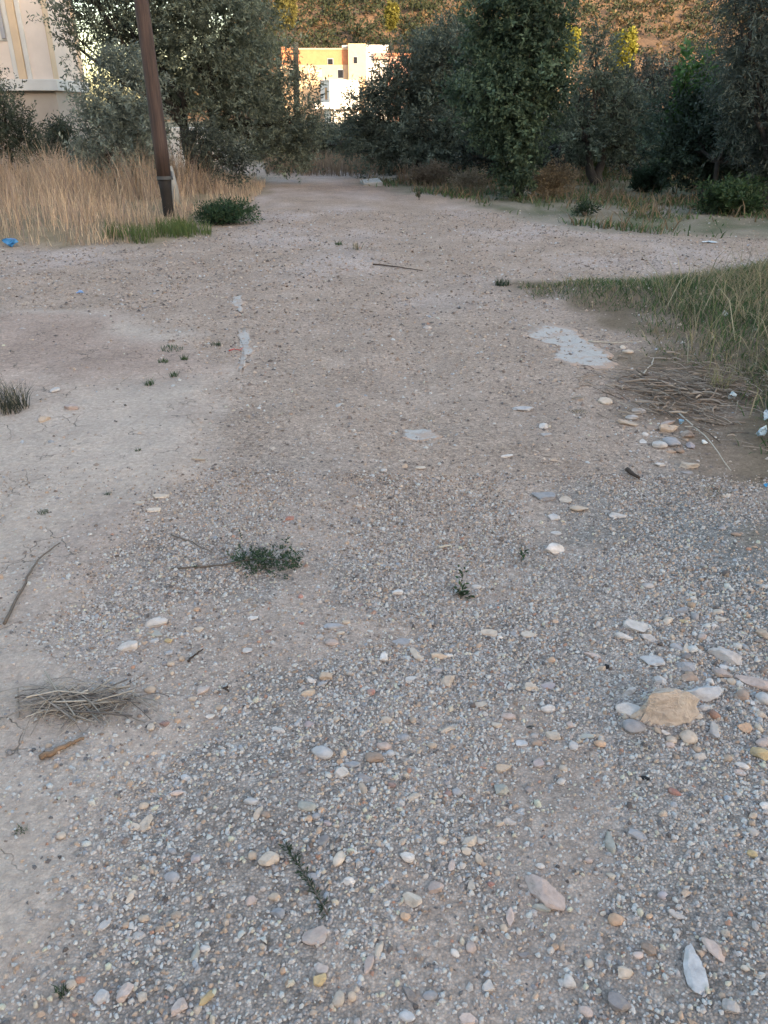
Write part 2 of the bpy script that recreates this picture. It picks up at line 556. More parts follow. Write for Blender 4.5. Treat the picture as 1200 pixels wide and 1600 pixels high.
def pxlobes(spec, Y):
    out = []
    for (px, py, dy, rxp, rzp) in spec:
        c = at(px, py, Y + dy)
        s = mpp(c)
        out.append((c, (rxp * s, max(0.6 * rxp * s, 0.75 * rzp * s), rzp * s * 1.02)))
    return out


def tree(name, base, lobes, col, label, cat, group=None, dens=90, per=11, L=0.085, W=0.026, tl=0.34, trunk_r=0.16, fork=None,
         droop=0.0, up=0.35, var=0.22, mat='leaf', seed=1, spread=0.9, bark='bark', limbs=True, silver=0.0):
    r = np.random.default_rng(seed); random.seed(seed)
    base = Vector(base)
    root = empty(name, base)
    tag(root, label, cat, group)
    mb = MB()
    forks = fork or [base + Vector((0.05, 0, 0.75))]
    for i, fk in enumerate(forks):
        limb(mb, base + Vector((0.06 * i, 0, -0.1)), fk, trunk_r, trunk_r * 0.72, 5, 0.10, 10)
    if limbs:
        for c, rad in lobes:
            f = min(forks, key=lambda q: (Vector(c) - q).length)
            pts = limb(mb, f, c, trunk_r * 0.5, 0.025, 6, 0.16, 6)
            for k in range(4):
                u = Vector(unit(r.normal(size=3)))
                limb(mb, pts[3 + k % 3], Vector(c) + Vector((u.x * rad[0], u.y * rad[1], abs(u.z) * rad[2])) * 0.7, 0.022, 0.006, 4, 0.2, 4)
    tk = mb.build('trunk', M[bark], root, None, smooth=True)
    tk.location = -base
    S, D, Q = lobe_twigs(lobes, dens, r, up)
    n = len(S)
    cc = np.array(col) * r.uniform(1 - var, 1 + var, (n, 1)) * Q[:, None]
    if silver:
        m_ = r.random(n) < silver
        cc[m_] = cc[m_] * 1.25 + np.array((0.035, 0.04, 0.035))
    me = leaves_mesh('crown', S - np.array(base), D, r.uniform(0.6, 1.3, n) * tl, per, L, W, cc, droop, spread, r)
    link('crown', me, M[mat], root)
    return root


def copy_tree(src, loc, rz, sc, label, group=None):
    o = src.copy(); COL.objects.link(o)
    o.location = loc; o.rotation_euler = (0, 0, rz); o.scale = (sc, sc, sc)
    o['label'] = label
    if group: o['group'] = group
    for ch in src.children:
        c = ch.copy(); COL.objects.link(c); c.parent = o
    return o


OLIVE = (0.128, 0.142, 0.102)
OLIVE_D = (0.088, 0.108, 0.080)
SILVER = (0.185, 0.205, 0.168)
BROAD = (0.070, 0.100, 0.060)

# ------------------------------------------------------------------ trees and bushes
bY = 20.0
ol = pxlobes([(200, 25, 0, 105, 62), (320, 60, -.3, 95, 66), (410, 130, .3, 62, 62), (280, -10, 0, 120, 66), (135, -8, -.3, 40, 26),
              (362, 30, .5, 62, 56), (456, 192, .4, 54, 54), (385, 190, -.5, 58, 42), (310, -80, .2, 110, 70), (180, -80, 0, 120, 70),
              (285, 115, .7, 85, 42), (112, 66, -.5, 16, 26), (445, 236, .5, 50, 28), (222, 62, .5, 66, 50), (262, 146, .9, 52, 34), (350, 150, -.3, 60, 48)], bY)
g0 = gp(300, 286)
tree('olive_tree', g0, ol, OLIVE, 'big spreading olive tree behind the brown utility pole', 'olive tree', 'olive trees',
     dens=64, per=12, trunk_r=0.17, fork=[at(300, 205, bY), at(288, 200, bY + .2), at(335, 195, bY - .1)], seed=11, L=0.095, W=0.03, silver=0.25)
tree('olive_bush', gp(178, 300), pxlobes([(190, 150, 0, 52, 46), (162, 195, .2, 36, 42), (218, 205, -.2, 36, 58), (188, 240, 0, 56, 42), (150, 252, .2, 26, 28), (196, 116, 0, 32, 24)], 17.6),
     SILVER, 'silvery grey-green olive bush beside the utility pole and cream building', 'bush', 'bushes', dens=125, per=12, trunk_r=0.06, seed=12, up=0.7, L=0.09, W=0.027)
tree('olive_bush', gp(325, 296), pxlobes([(335, 250, 0, 42, 34), (312, 228, 0, 26, 30), (362, 262, 0, 25, 22)], 18.4),
     (0.095, 0.108, 0.085), 'low olive bush under the big olive tree, right behind tan grass', 'bush', 'bushes', dens=95, per=11, trunk_r=0.05, seed=13, up=0.7)
tree('dark_bush', gp(20, 275), pxlobes([(6, 182, 0, 28, 42), (42, 215, 0, 22, 32), (8, 234, 0, 44, 26), (-45, 185, 0, 50, 58), (60, 242, -.2, 14, 18)], 21.5),
     (0.07, 0.085, 0.06), 'dark green bush in front of the cream building wall', 'bush', 'bushes', dens=80, per=11, trunk_r=0.06, seed=14, up=0.8)
tree('small_bush', gp(96, 285), pxlobes([(94, 232, 0, 9, 26), (104, 216, 0, 9, 16)], 20.0),
     (0.055, 0.068, 0.05), 'thin small shrub against the bare lower building wall', 'bush', 'bushes', dens=300, per=9, trunk_r=0.02, seed=15, up=0.9)

tree('olive_tree', gp(650, 284), pxlobes([(600, 195, 0, 50, 48), (650, 145, .3, 62, 52), (648, 98, .5, 34, 32), (705, 118, 0, 58, 56), (590, 232, -.3, 46, 34), (680, 215, -.6, 66, 52),
     (722, 178, -.5, 48, 66), (640, 248, -.4, 46, 26), (575, 170, .2, 28, 22), (722, 92, .4, 40, 40), (690, 100, -.4, 44, 40), (705, 62, .2, 30, 26), (610, 150, .2, 40, 40), (555, 215, .2, 30, 30)], 22.6),
     (.10, .118, .09), 'wide olive tree overhanging the track end beside the houses', 'olive tree', 'olive trees', dens=78, per=11, trunk_r=0.14, seed=21, L=0.1, W=0.031, silver=0.1,
     fork=[at(655, 235, 22.6), at(690, 240, 22.4)])
tree('dark_tree', gp(808, 306), pxlobes([(782, 55, .1, 60, 42), (838, 42, -.2, 52, 44), (800, -8, 0, 78, 46), (830, 100, -.3, 58, 40), (765, 105, .2, 48, 40), (792, 150, -.4, 62, 40), (735, 150, .3, 40, 36), (852, 150, .1, 40, 36), (812, 200, -.3, 46, 40), (775, 205, 0, 40, 34), (806, 248, -.3, 34, 36), (800, 284, -.2, 24, 20), (825, -70, 0, 60, 44), (872, 88, .1, 24, 24)], 17.4),
     BROAD, 'tall dense dark green tree leafy down to the ground', 'tree', dens=105, per=11, trunk_r=0.12, seed=22, L=0.085, W=0.042, tl=0.26, up=0.5, var=0.35, spread=1.1)
tree('olive_tree', gp(926, 290), pxlobes([(936, 104, 0, 26, 36), (915, 215, -.5, 40, 26), (960, 225, -.4, 36, 24), (900, 162, 0, 44, 38), (962, 150, 0, 42, 38), (882, 208, .2, 52, 42), (990, 182, 0, 46, 52), (1012, 235, 0, 44, 38), (945, 180, .8, 58, 46), (930, 70, .3, 14, 16)], 21.0),
     OLIVE_D, 'olive tree with a forked grey trunk showing beneath its crown', 'olive tree', 'olive trees', dens=66, per=11, trunk_r=0.12, seed=23, L=0.098, W=0.03, silver=0.08,
     fork=[at(918, 222, 20.7), at(945, 228, 20.8)])
tree('olive_tree', gp(1030, 276), pxlobes([(1005, 132, 0, 48, 36), (1045, 165, 0, 50, 56), (990, 170, .4, 50, 45), (1060, 225, 0, 60, 45)], 25.5),
     (0.075, 0.08, 0.066), 'greyish olive tree behind the bright green shoots', 'olive tree', 'olive trees', dens=62, per=10, trunk_r=0.12, seed=24, L=0.105, W=0.032, silver=0.15)
tree('dark_bush', gp(1105, 318), pxlobes([(1095, 238, 0, 82, 48), (1165, 258, 0, 62, 44), (1065, 205, .3, 50, 46), (1140, 205, .2, 60, 50), (1240, 250, 0, 60, 50)], 17.0),
     (0.042, 0.06, 0.04), 'big dark shrub below the bright green shoots', 'bush', 'bushes', dens=85, per=11, trunk_r=0.06, seed=25, L=0.09, W=0.036, up=0.3)
tree('feathery_tree', gp(1195, 330), pxlobes([(1165, 55, 0, 52, 52), (1195, 115, 0, 66, 62), (1178, -5, 0, 50, 46), (1205, 195, 0, 66, 58), (1152, 128, 0, 34, 44), (1260, 60, 0, 80, 80), (1290, 160, 0, 80, 90), (1220, -70, 0, 80, 60)], 15.4),
     (0.075, 0.09, 0.075), 'blue-grey feathery tree at the frame edge beyond the verge', 'tree', dens=85, per=14, trunk_r=0.13, seed=26, L=0.1, W=0.018, droop=0.5, up=-0.1)
# upright bright shoots
def shoots():
    r = np.random.default_rng(31); random.seed(31)
    Y = 17.6
    b = gp(1098, 318)
    root = empty('shoot_plant', b)
    tag(root, 'upright shoots with bright green broad leaves above the dark shrub', 'plant')
    S = []; D = []; T = []; C = []
    mb = MB()
    for (px, py) in ((1073, 66), (1082, 92), (1104, 76), (1116, 104), (1062, 128), (1092, 130), (1125, 150), (1050, 165), (1080, 175), (1066, 100), (1098, 100), (1110, 128), (1072, 150), (1045, 190), (1118, 180)):
        top = at(px, py, Y + random.uniform(-.3, .3)); bot = at(px + random.uniform(-6, 6), 255, Y)
        mb.tube([bot, bot.lerp(top, .5) + Vector((random.gauss(0, .03), 0, 0)), top], [0.014, .01, .004], 5)
        for k in range(70):
            t = k / 70 + random.uniform(-.01, .01)
            p = bot.lerp(top, t)
            a = random.uniform(0, 6.28)
            S.append(p); D.append((math.cos(a), math.sin(a), 0.35)); T.append(0.05)
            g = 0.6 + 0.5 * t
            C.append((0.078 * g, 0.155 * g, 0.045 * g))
    mb.tube([b, at(1095, 255, Y)], [.03, .02], 6)
    for px in (1073, 1082, 1104, 1116, 1062, 1092, 1125, 1050, 1080, 1066, 1098, 1110, 1072, 1045, 1118):
        mb.tube([at(1095, 262, Y), at(px, 250, Y)], [.018, .013], 5)
    st = mb.build('stem', M['bark'], root); st.location = -b
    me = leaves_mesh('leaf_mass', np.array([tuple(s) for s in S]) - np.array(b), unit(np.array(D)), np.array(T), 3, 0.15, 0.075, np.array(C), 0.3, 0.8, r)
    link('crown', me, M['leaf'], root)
shoots()

# low bushes closing the end of the track
rs_ = np.random.default_rng(40)
hedge = [(432, 225, 40, 34, 'first low bush at the track end, under the big olive'), (485, 222, 40, 30, 'second low bush at the track end, in the gap'),
         (532, 220, 36, 30, 'low bush right below the white house'), (570, 225, 36, 34, 'low bush at the track end against the wide olive')]
for k, (px, py, a, b, lab) in enumerate(hedge):
    tree('hedge_bush', gp(px, 252), pxlobes([(px, py, 0, a, b), (px - 18, py + 12, -.3, 24, 22), (px + 20, py + 10, .2, 24, 22)], 31.5 + 0.5 * k),
         (0.062, 0.075, 0.055), lab, 'bush', 'bushes at the track end', dens=48, per=10, trunk_r=0.06, seed=50 + k, L=0.12, W=0.042)
# trees filling behind, right side
for k, (px, py, a, b, Y, lab) in enumerate([(775, 140, 80, 80, 27, 'olive tree half hidden behind the dense dark tree'), (870, 185, 55, 50, 29, 'small olive in the gap behind the dense dark tree'),
                                             (1140, 130, 60, 80, 24, 'dark tree behind the feathery tree')]):
    tree('olive_tree', gp(px, 272), pxlobes([(px, py, 0, a, b * .6), (px - a * .4, py + b * .6, .3, a * .7, b * .5), (px + a * .4, py + b * .7, -.3, a * .7, b * .5), (px, py + b, 0, a * .9, b * .4)], Y),
         (0.07, 0.085, 0.062), lab, 'olive tree', 'olive trees', dens=42, per=10, trunk_r=0.12, seed=60 + k, L=0.115, W=0.038)
for k, (px, a, b, Y, lab) in enumerate([(880, 62, 42, 25, 'dark understory shrub behind the round dry bush'), (985, 70, 46, 26, 'dark understory shrub under the forked olive crown'),
                                        (1065, 66, 50, 23, 'dark understory shrub behind the big dark shrub'), (700, 70, 40, 25.5, 'dark understory shrub behind the dry bushes by the slabs'), (765, 40, 40, 21, 'dark low shrub close behind the dense dark tree')]):
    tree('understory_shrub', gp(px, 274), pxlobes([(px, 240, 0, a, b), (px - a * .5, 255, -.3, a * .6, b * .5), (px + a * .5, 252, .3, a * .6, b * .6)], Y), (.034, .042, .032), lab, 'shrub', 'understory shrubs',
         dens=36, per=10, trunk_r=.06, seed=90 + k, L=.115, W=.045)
# small dry and green plants along the foot of the trees
def small_bush(name, px, py, wpx, hpx, col, label, cat='bush', seed=1, dens=420, L=0.06, W=0.018, per=8, up=0.8, tl=0.14, spread=0.8):
    b = gp(px, py); s = mpp(b)
    c = b + Vector((0, 0, hpx * s * 0.45))
    return tree(name, b, [(c, (wpx * s * .5, wpx * s * .4, hpx * s * .5)), (c + Vector((-wpx * s * .2, 0, -hpx * s * .15)), (wpx * s * .3, wpx * s * .3, hpx * s * .35))], col, label, cat, 'small bushes',
                dens=dens, per=per, trunk_r=0.012, seed=seed, L=L, W=W, tl=tl, up=up, fork=[b + Vector((0, 0, hpx * s * .2))], bark='twig', spread=spread)

DRY = (0.235, 0.175, 0.11)
small_bush('dry_bush', 865, 308, 62, 46, DRY, 'round tan dry bush beside the dense dark tree foot', seed=70, dens=330)
small_bush('dry_bush', 675, 290, 70, 30, (0.20, 0.15, 0.105), 'brown dry bush beside the pale concrete slabs', seed=71, dens=260)
small_bush('dry_bush', 735, 297, 50, 24, (0.22, 0.17, 0.115), 'low dry bush between the slabs and the dense dark tree', seed=72, dens=300)
small_bush('green_shrub', 357, 350, 84, 26, (0.045, 0.085, 0.038), 'low rounded dark green shrub at the track edge near the pole', seed=73, dens=620, L=0.05, W=0.014)
small_bush('green_shrub', 1145, 335, 100, 46, (0.045, 0.075, 0.03), 'leafy green bush at the foot of the dark shrub', seed=74, dens=200, L=0.08, W=0.03)
small_bush('green_shrub', 1015, 300, 46, 36, (0.035, 0.055, 0.03), 'dark broad-leaved weed below the forked olive', seed=75, dens=260, L=0.09, W=0.04)
small_bush('green_shrub', 915, 338, 26, 12, (0.03, 0.05, 0.025), 'tiny dark weed on the open ground near the dense tree', seed=76, dens=600)
small_bush('yellow_weed', 935, 282, 18, 40, (0.12, 0.14, 0.05), 'thin yellow-green upright weed under the forked olive trunk', 'weed', seed=77, dens=500, up=1.6)
small_bush('green_shrub', 655, 312, 8, 16, (0.06, 0.075, 0.04), 'short upright green weed at the far track edge', seed=78, dens=700, up=1.5, L=.03, W=.01, tl=.06)

# ------------------------------------------------------------------ grass
def blades(name, x, y, h, wd, col, lean, r, mat, label, cat=None, curve=0.5, parent=None, kind='stuff', z=None):
    n = len(x)
    z0 = ground_h(x, y) - 0.01 if z is None else z
    a = r.uniform(0, 2 * np.pi, n)
    dx, dy = np.cos(a), np.sin(a)
    ln = lean * r.uniform(0.2, 1.6, n) * h
    b = r.uniform(0, 2 * np.pi, n); wx, wy = np.cos(b) * wd * .5, np.sin(b) * wd * .5
    base = np.stack([x, y, z0], -1)
    mid = base + np.stack([dx * ln * (.5 - curve * .25), dy * ln * (.5 - curve * .25), h * 0.58], -1)
    tip = base + np.stack([dx * ln, dy * ln, h * (1 - 0.25 * np.clip(lean, 0, 1) * r.random(n))], -1)
    wv = np.stack([wx, wy, np.zeros(n)], -1)
    V = np.stack([base - wv, base + wv, mid + wv * .8, mid - wv * .8, tip], 1).reshape(-1, 3)
    i = np.arange(n)[:, None] * 5
    F4 = i + np.array([[0, 1, 2, 3]]); F3 = i + np.array([[3, 2, 4]])
    me = mesh_np(name, V, [F4, F3], np.repeat(col, 5, 0))
    o = link(name, me, M[mat], parent)
    if label: tag(o, label, cat, None, kind)
    return o


def sample(poly, n, r, pad=0.0):
    px = [p[0] for p in poly]; py = [p[1] for p in poly]
    x = r.uniform(min(px) - pad, max(px) + pad, n); y = r.uniform(min(py) - pad, max(py) + pad, n)
    m = sdist(x, y, poly) > -pad
    return x[m], y[m]


r = np.random.default_rng(80)
# tall dry grass, left: most near the front
LG = P((-420, 396), (0, 384), (120, 384), (235, 380), (262, 352), (300, 352), (330, 338), (395, 318), (412, 300), (418, 280), (340, 276), (0, 274), (-420, 274))
x, y = sample(LG, 60000, r)
d = sdist(x, y, LG)
front = np.clip(d / 1.6, 0, 1)
keep = r.random(len(x)) < (0.30 + 0.7 * sstep(-.25, .25, fbm(x * .9, y * .9, 81, 3))) * (1.0 - 0.55 * sstep(17, 23, y)) * (1 - 0.8 * ((np.abs(x + 4.05) < .5) & (y < 14.9) & (y > 13)))
x, y, front = x[keep], y[keep], front[keep]
h = (0.26 + 0.5 * front) * np.where(r.random(len(x)) < .06, 1.35, 1.0) * r.uniform(0.4, 1.25, len(x)) * (0.85 + 0.5 * fbm(x * .6, y * .6, 83, 3))
h *= np.where(x > -3.6, 0.72, 1.0) * (1 + .8 * np.clip(fbm(x * 1.7, y * 1.7, 88, 3), -.6, .6))
pal = np.array([(0.40, 0.275, 0.175), (0.34, 0.23, 0.15), (0.45, 0.33, 0.22), (0.30, 0.205, 0.14), (0.27, 0.19, 0.145)])
col = pal[r.integers(0, 5, len(x))] * r.uniform(0.85, 1.4, (len(x), 1)) * (1 + .6 * fbm(x * .8, y * .8, 87, 3))[:, None] * np.array((1.1, 1.14, 1.2))
blades('dry_grass', x, y, h, r.uniform(.006, .013, len(x)), col, 0.36, r, 'grass', 'tall dry tan grass along the edge of the track by the pole', 'grass')
# green tufts along its foot
TG = P((150, 386), (330, 375), (330, 362), (250, 350), (180, 356))
x, y = sample(TG, 5000, r)
keep = r.random(len(x)) < sstep(-.05, .4, fbm(x * 1.6, y * 1.6, 84, 3) - .12 * (y < 11.4))
x, y = x[keep], y[keep]
col = np.array((0.07, 0.11, 0.035)) * r.uniform(.6, 1.4, (len(x), 1)) + r.random((len(x), 1)) * np.array((.05, .03, .01))
blades('green_grass', x, y, r.uniform(.08, .26, len(x)), r.uniform(.006, .012, len(x)), col, 0.4, r, 'grass', 'green grass at the foot of the tall dry grass', 'grass')
# dry grass at the track end and between the trees on the right
FG = P((415, 274), (600, 276), (640, 290), (620, 262), (420, 258))
x, y = sample(FG, 5200, r)
col = pal[r.integers(0, 5, len(x))] * r.uniform(0.55, 0.9, (len(x), 1))
blades('far_dry_grass', x, y, r.uniform(.25, .62, len(x)), r.uniform(.01, .022, len(x)), col, 0.3, r, 'grass', 'dry grass strip across the far end of the track', 'grass')
x, y = sample(RSHADE, 190000, r)
m = (np.abs(x) < y * 0.62 + 1.0) & (y < 27); x, y = x[m], y[m]
nn = fbm(x * .7, y * .7, 86, 4)
keep = r.random(len(x)) < sstep(-.35, .25, nn)
x, y, nn = x[keep], y[keep], nn[keep]
isdry = (r.random(len(x)) < 0.25)[:, None]
col = np.where(isdry, np.array((.20, .14, .085)), np.array((.075, .115, .045))) * r.uniform(.6, 1.3, (len(x), 1))
blades('weeds', x, y, r.uniform(.03, .15, len(x)) * (1 + 1.2 * isdry[:, 0]), r.uniform(.012, .028, len(x)), col, 0.8, r, 'grass', 'low weeds covering the shaded ground under the trees', 'weeds')
# right verge: green turf, taller tufts, dry stalks, fallen straw
VG = P((800, 441), (880, 432), (1000, 438), (1090, 430), (1150, 420), (1240, 404), (1500, 404), (1700, 700), (1400, 860), (1215, 800), (1165, 765), (1130, 690), (1110, 600), (1010, 560), (975, 520), (930, 490), (845, 476))
x, y = sample(VG, 125000, r)
m = (x < y * 0.62 + 1.4); x, y = x[m], y[m]
nn = fbm(x * 1.0, y * 1.0, 90, 4)
bare = sstep(-.1, .3, sdist(x, y, STRAWZ) + .1)
keep = r.random(len(x)) < (0.30 + 0.70 * sstep(-.22, .15, nn)) * (1 - .85 * bare) * sstep(-.20, .40, sdist(x, y, VG) + 1.0 * fbm(x * 2.2, y * 1.8, 95, 3))
x, y, nn = x[keep], y[keep], nn[keep]
dry = r.random(len(x)) < (0.22 + 0.35 * sstep(0.1, .6, fbm(x * .8, y * .8, 93, 3)) + .15 * sstep(2.6, 3.6, x))
g1 = np.array((0.058, 0.100, 0.034)); g2 = np.array((0.27, 0.22, 0.135))
col = np.where(dry[:, None], g2, g1) * r.uniform(.6, 1.35, (len(x), 1))
tall = sstep(1.9, 3.4, x)
h = r.uniform(.035, .13, len(x)) * (1 + .8 * tall + 0.9 * sstep(.1, .5, nn)) * (1 + .3 * dry) * (.45 + .55 * sstep(0, .8, sdist(x, y, VG)))
blades('verge_grass', x, y, h, r.uniform(.004, .009, len(x)), col, 1.05, r, 'grass', 'green and straw-coloured grass covering the verge beside the track', 'grass')
x, y = sample(P((1000, 520), (1060, 450), (1200, 428), (1500, 430), (1500, 700), (1215, 720), (1150, 640), (1060, 590)), 1100, r)
m = (x < y * 0.62 + 1.2); x, y = x[m], y[m]
col = np.array([(.34, .28, .18), (.27, .21, .14), (.20, .20, .09), (.38, .33, .22)])[r.integers(0, 4, len(x))] * r.uniform(.7, 1.1, (len(x), 1))
blades('dry_stalks', x, y, r.uniform(.2, .55, len(x)), r.uniform(.004, .008, len(x)), col, 0.65, r, 'grass', 'taller bleached grass stalks standing over the green verge', 'grass')
# fallen straw lying on the ground
def straw(name, cx, cy, sx, sy, n, ang, L, label, r, zlift=0.03, thin=1.0, pal_=((.32, .245, .19), (.22, .165, .125), (.38, .31, .25), (.15, .11, .085))):
    x = cx + r.normal(0, sx, n); y = cy + r.normal(0, sy, n)
    a = ang + r.normal(0, .7, n) + np.where(r.random(n) < .2, r.normal(0, 1.2, n), 0); l = L * r.uniform(.25, 1.4, n) ** 1.2
    z = ground_h(x, y) + r.uniform(0.002, zlift, n)
    dx, dy = np.cos(a) * l * .5, np.sin(a) * l * .5
    dz = r.normal(0, .05, n) * l
    wd = .0011 * np.exp(r.exponential(.55, n)).clip(1, 5) * thin * 1.3
    A = np.stack([x - dx, y - dy, np.maximum(z - dz, ground_h(x - dx, y - dy) + .002)], -1)
    B = np.stack([x + dx, y + dy, np.maximum(z + dz, ground_h(x + dx, y + dy) + .002)], -1)
    C = (A + B) / 2 + np.stack([-np.sin(a) * l * .06 * r.normal(size=n), np.cos(a) * l * .06 * r.normal(size=n), r.uniform(.0, .01, n)], -1)
    wv = np.stack([-np.sin(a) * wd, np.cos(a) * wd, np.zeros(n)], -1); up = np.zeros_like(wv); up[:, 2] = wd * 1.4
    V = np.stack([A - wv, A + wv, A + up, C - wv, C + wv, C + up, B - wv, B + wv, B + up], 1).reshape(-1, 3)
    i = np.arange(n)[:, None] * 9
    F = np.concatenate([i + np.array([[s, s + 3, t + 3, t]]) for s0 in (0, 3) for s, t in ((s0, s0 + 1), (s0 + 1, s0 + 2), (s0 + 2, s0))])
    c = np.array(pal_)[r.integers(0, len(pal_), n)] * r.uniform(.7, 1.2, (n, 1))
    me = mesh_np(name, V, F, np.repeat(c, 9, 0))
    return link(name, me, M['straw'])
q = gp(1082, 612)
tag(straw('straw_litter', q.x, q.y, .24, .30, 900, -0.5, .13, '', r, .035), 'fallen grey straw and thin twigs matted between stone heap and verge', 'straw', kind='stuff')

# ------------------------------------------------------------------ gravel (uncountable) 
ico = [(0, 0, 1)] + [(math.cos(2 * math.pi * k / 5) * .894, math.sin(2 * math.pi * k / 5) * .894, .447) for k in range(5)] + \
      [(math.cos(2 * math.pi * (k + .5) / 5) * .894, math.sin(2 * math.pi * (k + .5) / 5) * .894, -.447) for k in range(5)] + [(0, 0, -1)]
ico = np.array(ico)
icoF = [(0, 1 + k, 1 + (k + 1) % 5) for k in range(5)] + [(1 + k, 6 + k, 1 + (k + 1) % 5) for k in range(5)] + \
       [(1 + (k + 1) % 5, 6 + k, 6 + (k + 1) % 5) for k in range(5)] + [(11, 6 + (k + 1) % 5, 6 + k) for k in range(5)]
icoF = np.array(icoF)
octa = np.array([(1, 0, 0), (0, 1, 0), (-1, 0, 0), (0, -1, 0), (0, 0, 1)], float)
octF = np.array([(0, 1, 4), (1, 2, 4), (2, 3, 4), (3, 0, 4)])

GPAL = np.array([(.50, .47, .44), (.42, .39, .36), (.34, .31, .29), (.46, .38, .30), (.38, .29, .22), (.25, .235, .23), (.13, .125, .125), (.54, .52, .49), (.30, .32, .34), (.33, .20, .145)])
GPR = np.array([.20, .19, .15, .12, .09, .08, .04, .07, .04, .02]); GPR = GPR / GPR.sum()


WPAL = np.array([(.40, .30, .23), (.36, .26, .19), (.44, .34, .27), (.27, .19, .145), (.33, .25, .20), (.20, .15, .125), (.13, .105, .095)])


def scatter(name, x, y, size, base, faces, r, label, jit=0.28, sink=0.25, warm=None):
    n = len(x); k = len(base)
    Q = base[None] * (1 + r.normal(0, jit, (n, k, 1)).clip(-.6, .6))
    sc = np.stack([r.uniform(.75, 1.25, n), r.uniform(.6, 1.0, n), r.uniform(.4, .75, n)], -1) * (size * .5)[:, None]
    Q = Q * sc[:, None, :]
    a = r.uniform(0, 2 * np.pi, n); ca, sa = np.cos(a)[:, None], np.sin(a)[:, None]
    t = r.normal(0, .3, n); ct, st_ = np.cos(t)[:, None], np.sin(t)[:, None]
    X, Yv, Z = Q[..., 0], Q[..., 1], Q[..., 2]
    X, Z = X * ct - Z * st_, X * st_ + Z * ct
    X, Yv = X * ca - Yv * sa, X * sa + Yv * ca
    z0 = ground_h(x, y) + sc[:, 2] * (0.5 - sink)
    V = np.stack([X + x[:, None], Yv + y[:, None], Z + z0[:, None]], -1).reshape(-1, 3)
    F = (np.arange(n)[:, None, None] * k + faces[None]).reshape(-1, 3)
    c = GPAL[r.choice(len(GPAL), n, p=GPR)] * r.uniform(.85, 1.2, (n, 1)) * np.array((1.04, .98, .97))
    c = np.minimum(c, np.array((.47, .445, .425)))
    if warm is not None:
        w2 = WPAL[r.integers(0, len(WPAL), n)] * r.uniform(.75, 1.2, (n, 1))
        c = np.where((r.random(n) < warm)[:, None], w2, c)
    me = mesh_np(name, V, F, np.repeat(c, k, 0))
    o = link(name, me, M['gravel'])
    return tag(o, label, 'gravel', None, 'stuff')


def gravel_density(x, y):
    c, g, clay, ve, lg, rs = zones(x, y)
    n2 = fbm(x * 2.7, y * 2.7, 25, 4); n3 = fbm(x * 1.3, y * 1.3, 61, 3)
    d = 1.0 - 0.62 * sstep(.05, .45, n2 + .5 * n3)
    for xt in (0.66, -0.42):            # worn wheel lines
        d = d * (1 - .45 * np.exp(-((x - xt - .08 * np.sin(y * .9)) / .16) ** 2))
    d = d * (1 - .90 * clay) * (1 - .8 * ve)
    return np.clip(d, 0.03, 1)


# angular crushed chip: five-sided foot, four-sided broken top
chip = np.array([(math.cos(a) * 1.0, math.sin(a) * 1.0, -.55) for a in np.arange(5) * 2 * math.pi / 5] + [(math.cos(a + .4) * .62, math.sin(a + .4) * .62, .85) for a in np.arange(4) * math.pi / 2])
chipF = np.array([(0, 1, 5), (1, 6, 5), (1, 2, 6), (2, 7, 6), (2, 3, 7), (3, 8, 7), (3, 4, 8), (4, 0, 8), (0, 5, 8), (5, 6, 7), (5, 7, 8)])
r = np.random.default_rng(100)
n = 330000
y = 0.5 + 3.0 * r.random(n) ** 0.85
x = r.uniform(-1, 1, n) * (0.62 * y + 0.75)
wgt = (0.62 * y + 0.75) / (0.62 * 3.5 + .75)
keep = (r.random(n) < wgt * gravel_density(x, y) * (1 - .45 * sstep(1.9, 3.5, y)))
x, y = x[keep], y[keep]
x, y = x[:92000], y[:92000]
size = np.clip(0.0078 * np.exp(r.normal(0, .36, len(x))), .004, .02)
scatter('gravel', x, y, size, chip, chipF, r, 'small grey and tan crushed gravel covering the near track', sink=.1, warm=np.clip(.08 + .30 * (y - 1.8), .08, .65))
n = 120000
y = 3.2 + 12 * r.random(n) ** 1.3
x = r.uniform(-1, 1, n) * (0.62 * y + 0.8)
keep = r.random(n) < 0.85 * gravel_density(x, y) * (1 - .9 * zones(x, y)[4]) * (1 - .8 * zones(x, y)[5])
x, y = x[keep][:52000], y[keep][:52000]
size = np.clip(np.clip(.007 + .0021 * (y - 3.0), .007, .0185) * np.exp(r.normal(0, .5, len(x))), .005, .045)
scatter('far_gravel', x, y, size, octa, octF, r, 'loose gravel strewn over the farther track', sink=.3, warm=.8)
n = 2600
y = 0.5 + 5.5 * r.random(n) ** 0.9
x = r.uniform(-1, 1, n) * (0.62 * y + 0.7)
keep = r.random(n) < (0.15 + .85 * gravel_density(x, y)) * ((0.62 * y + 0.7) / 4.1) * 1.3
x, y = x[keep], y[keep]
size = np.clip(0.017 * np.exp(r.normal(0, .28, len(x))), .011, .03)
scatter('pebbles', x, y, size, chip, chipF, r, 'many small pebbles mixed through the gravel', jit=.22, sink=.2, warm=.45)

RUB = P((1040, 850), (1130, 830), (1290, 900), (1330, 1180), (1190, 1230), (1090, 1190), (1000, 1060), (1020, 940))
x, y = sample(RUB, 900, r)
keep = r.random(len(x)) < .62 * sstep(-.05, .12, sdist(x, y, RUB) + .1 * fbm(x * 4, y * 4, 99, 3)) * sstep(-.5, .3, fbm(x * 5, y * 5, 98, 3))
x, y = x[keep], y[keep]
size = np.clip(0.024 * np.exp(r.normal(0, .3, len(x))), .015, .042)
scatter('rubble', x, y, size, ico, icoF, r, 'small mixed rubble strewn over the edge of the gravel behind the big tan rock', jit=.20, sink=.3, warm=.4)

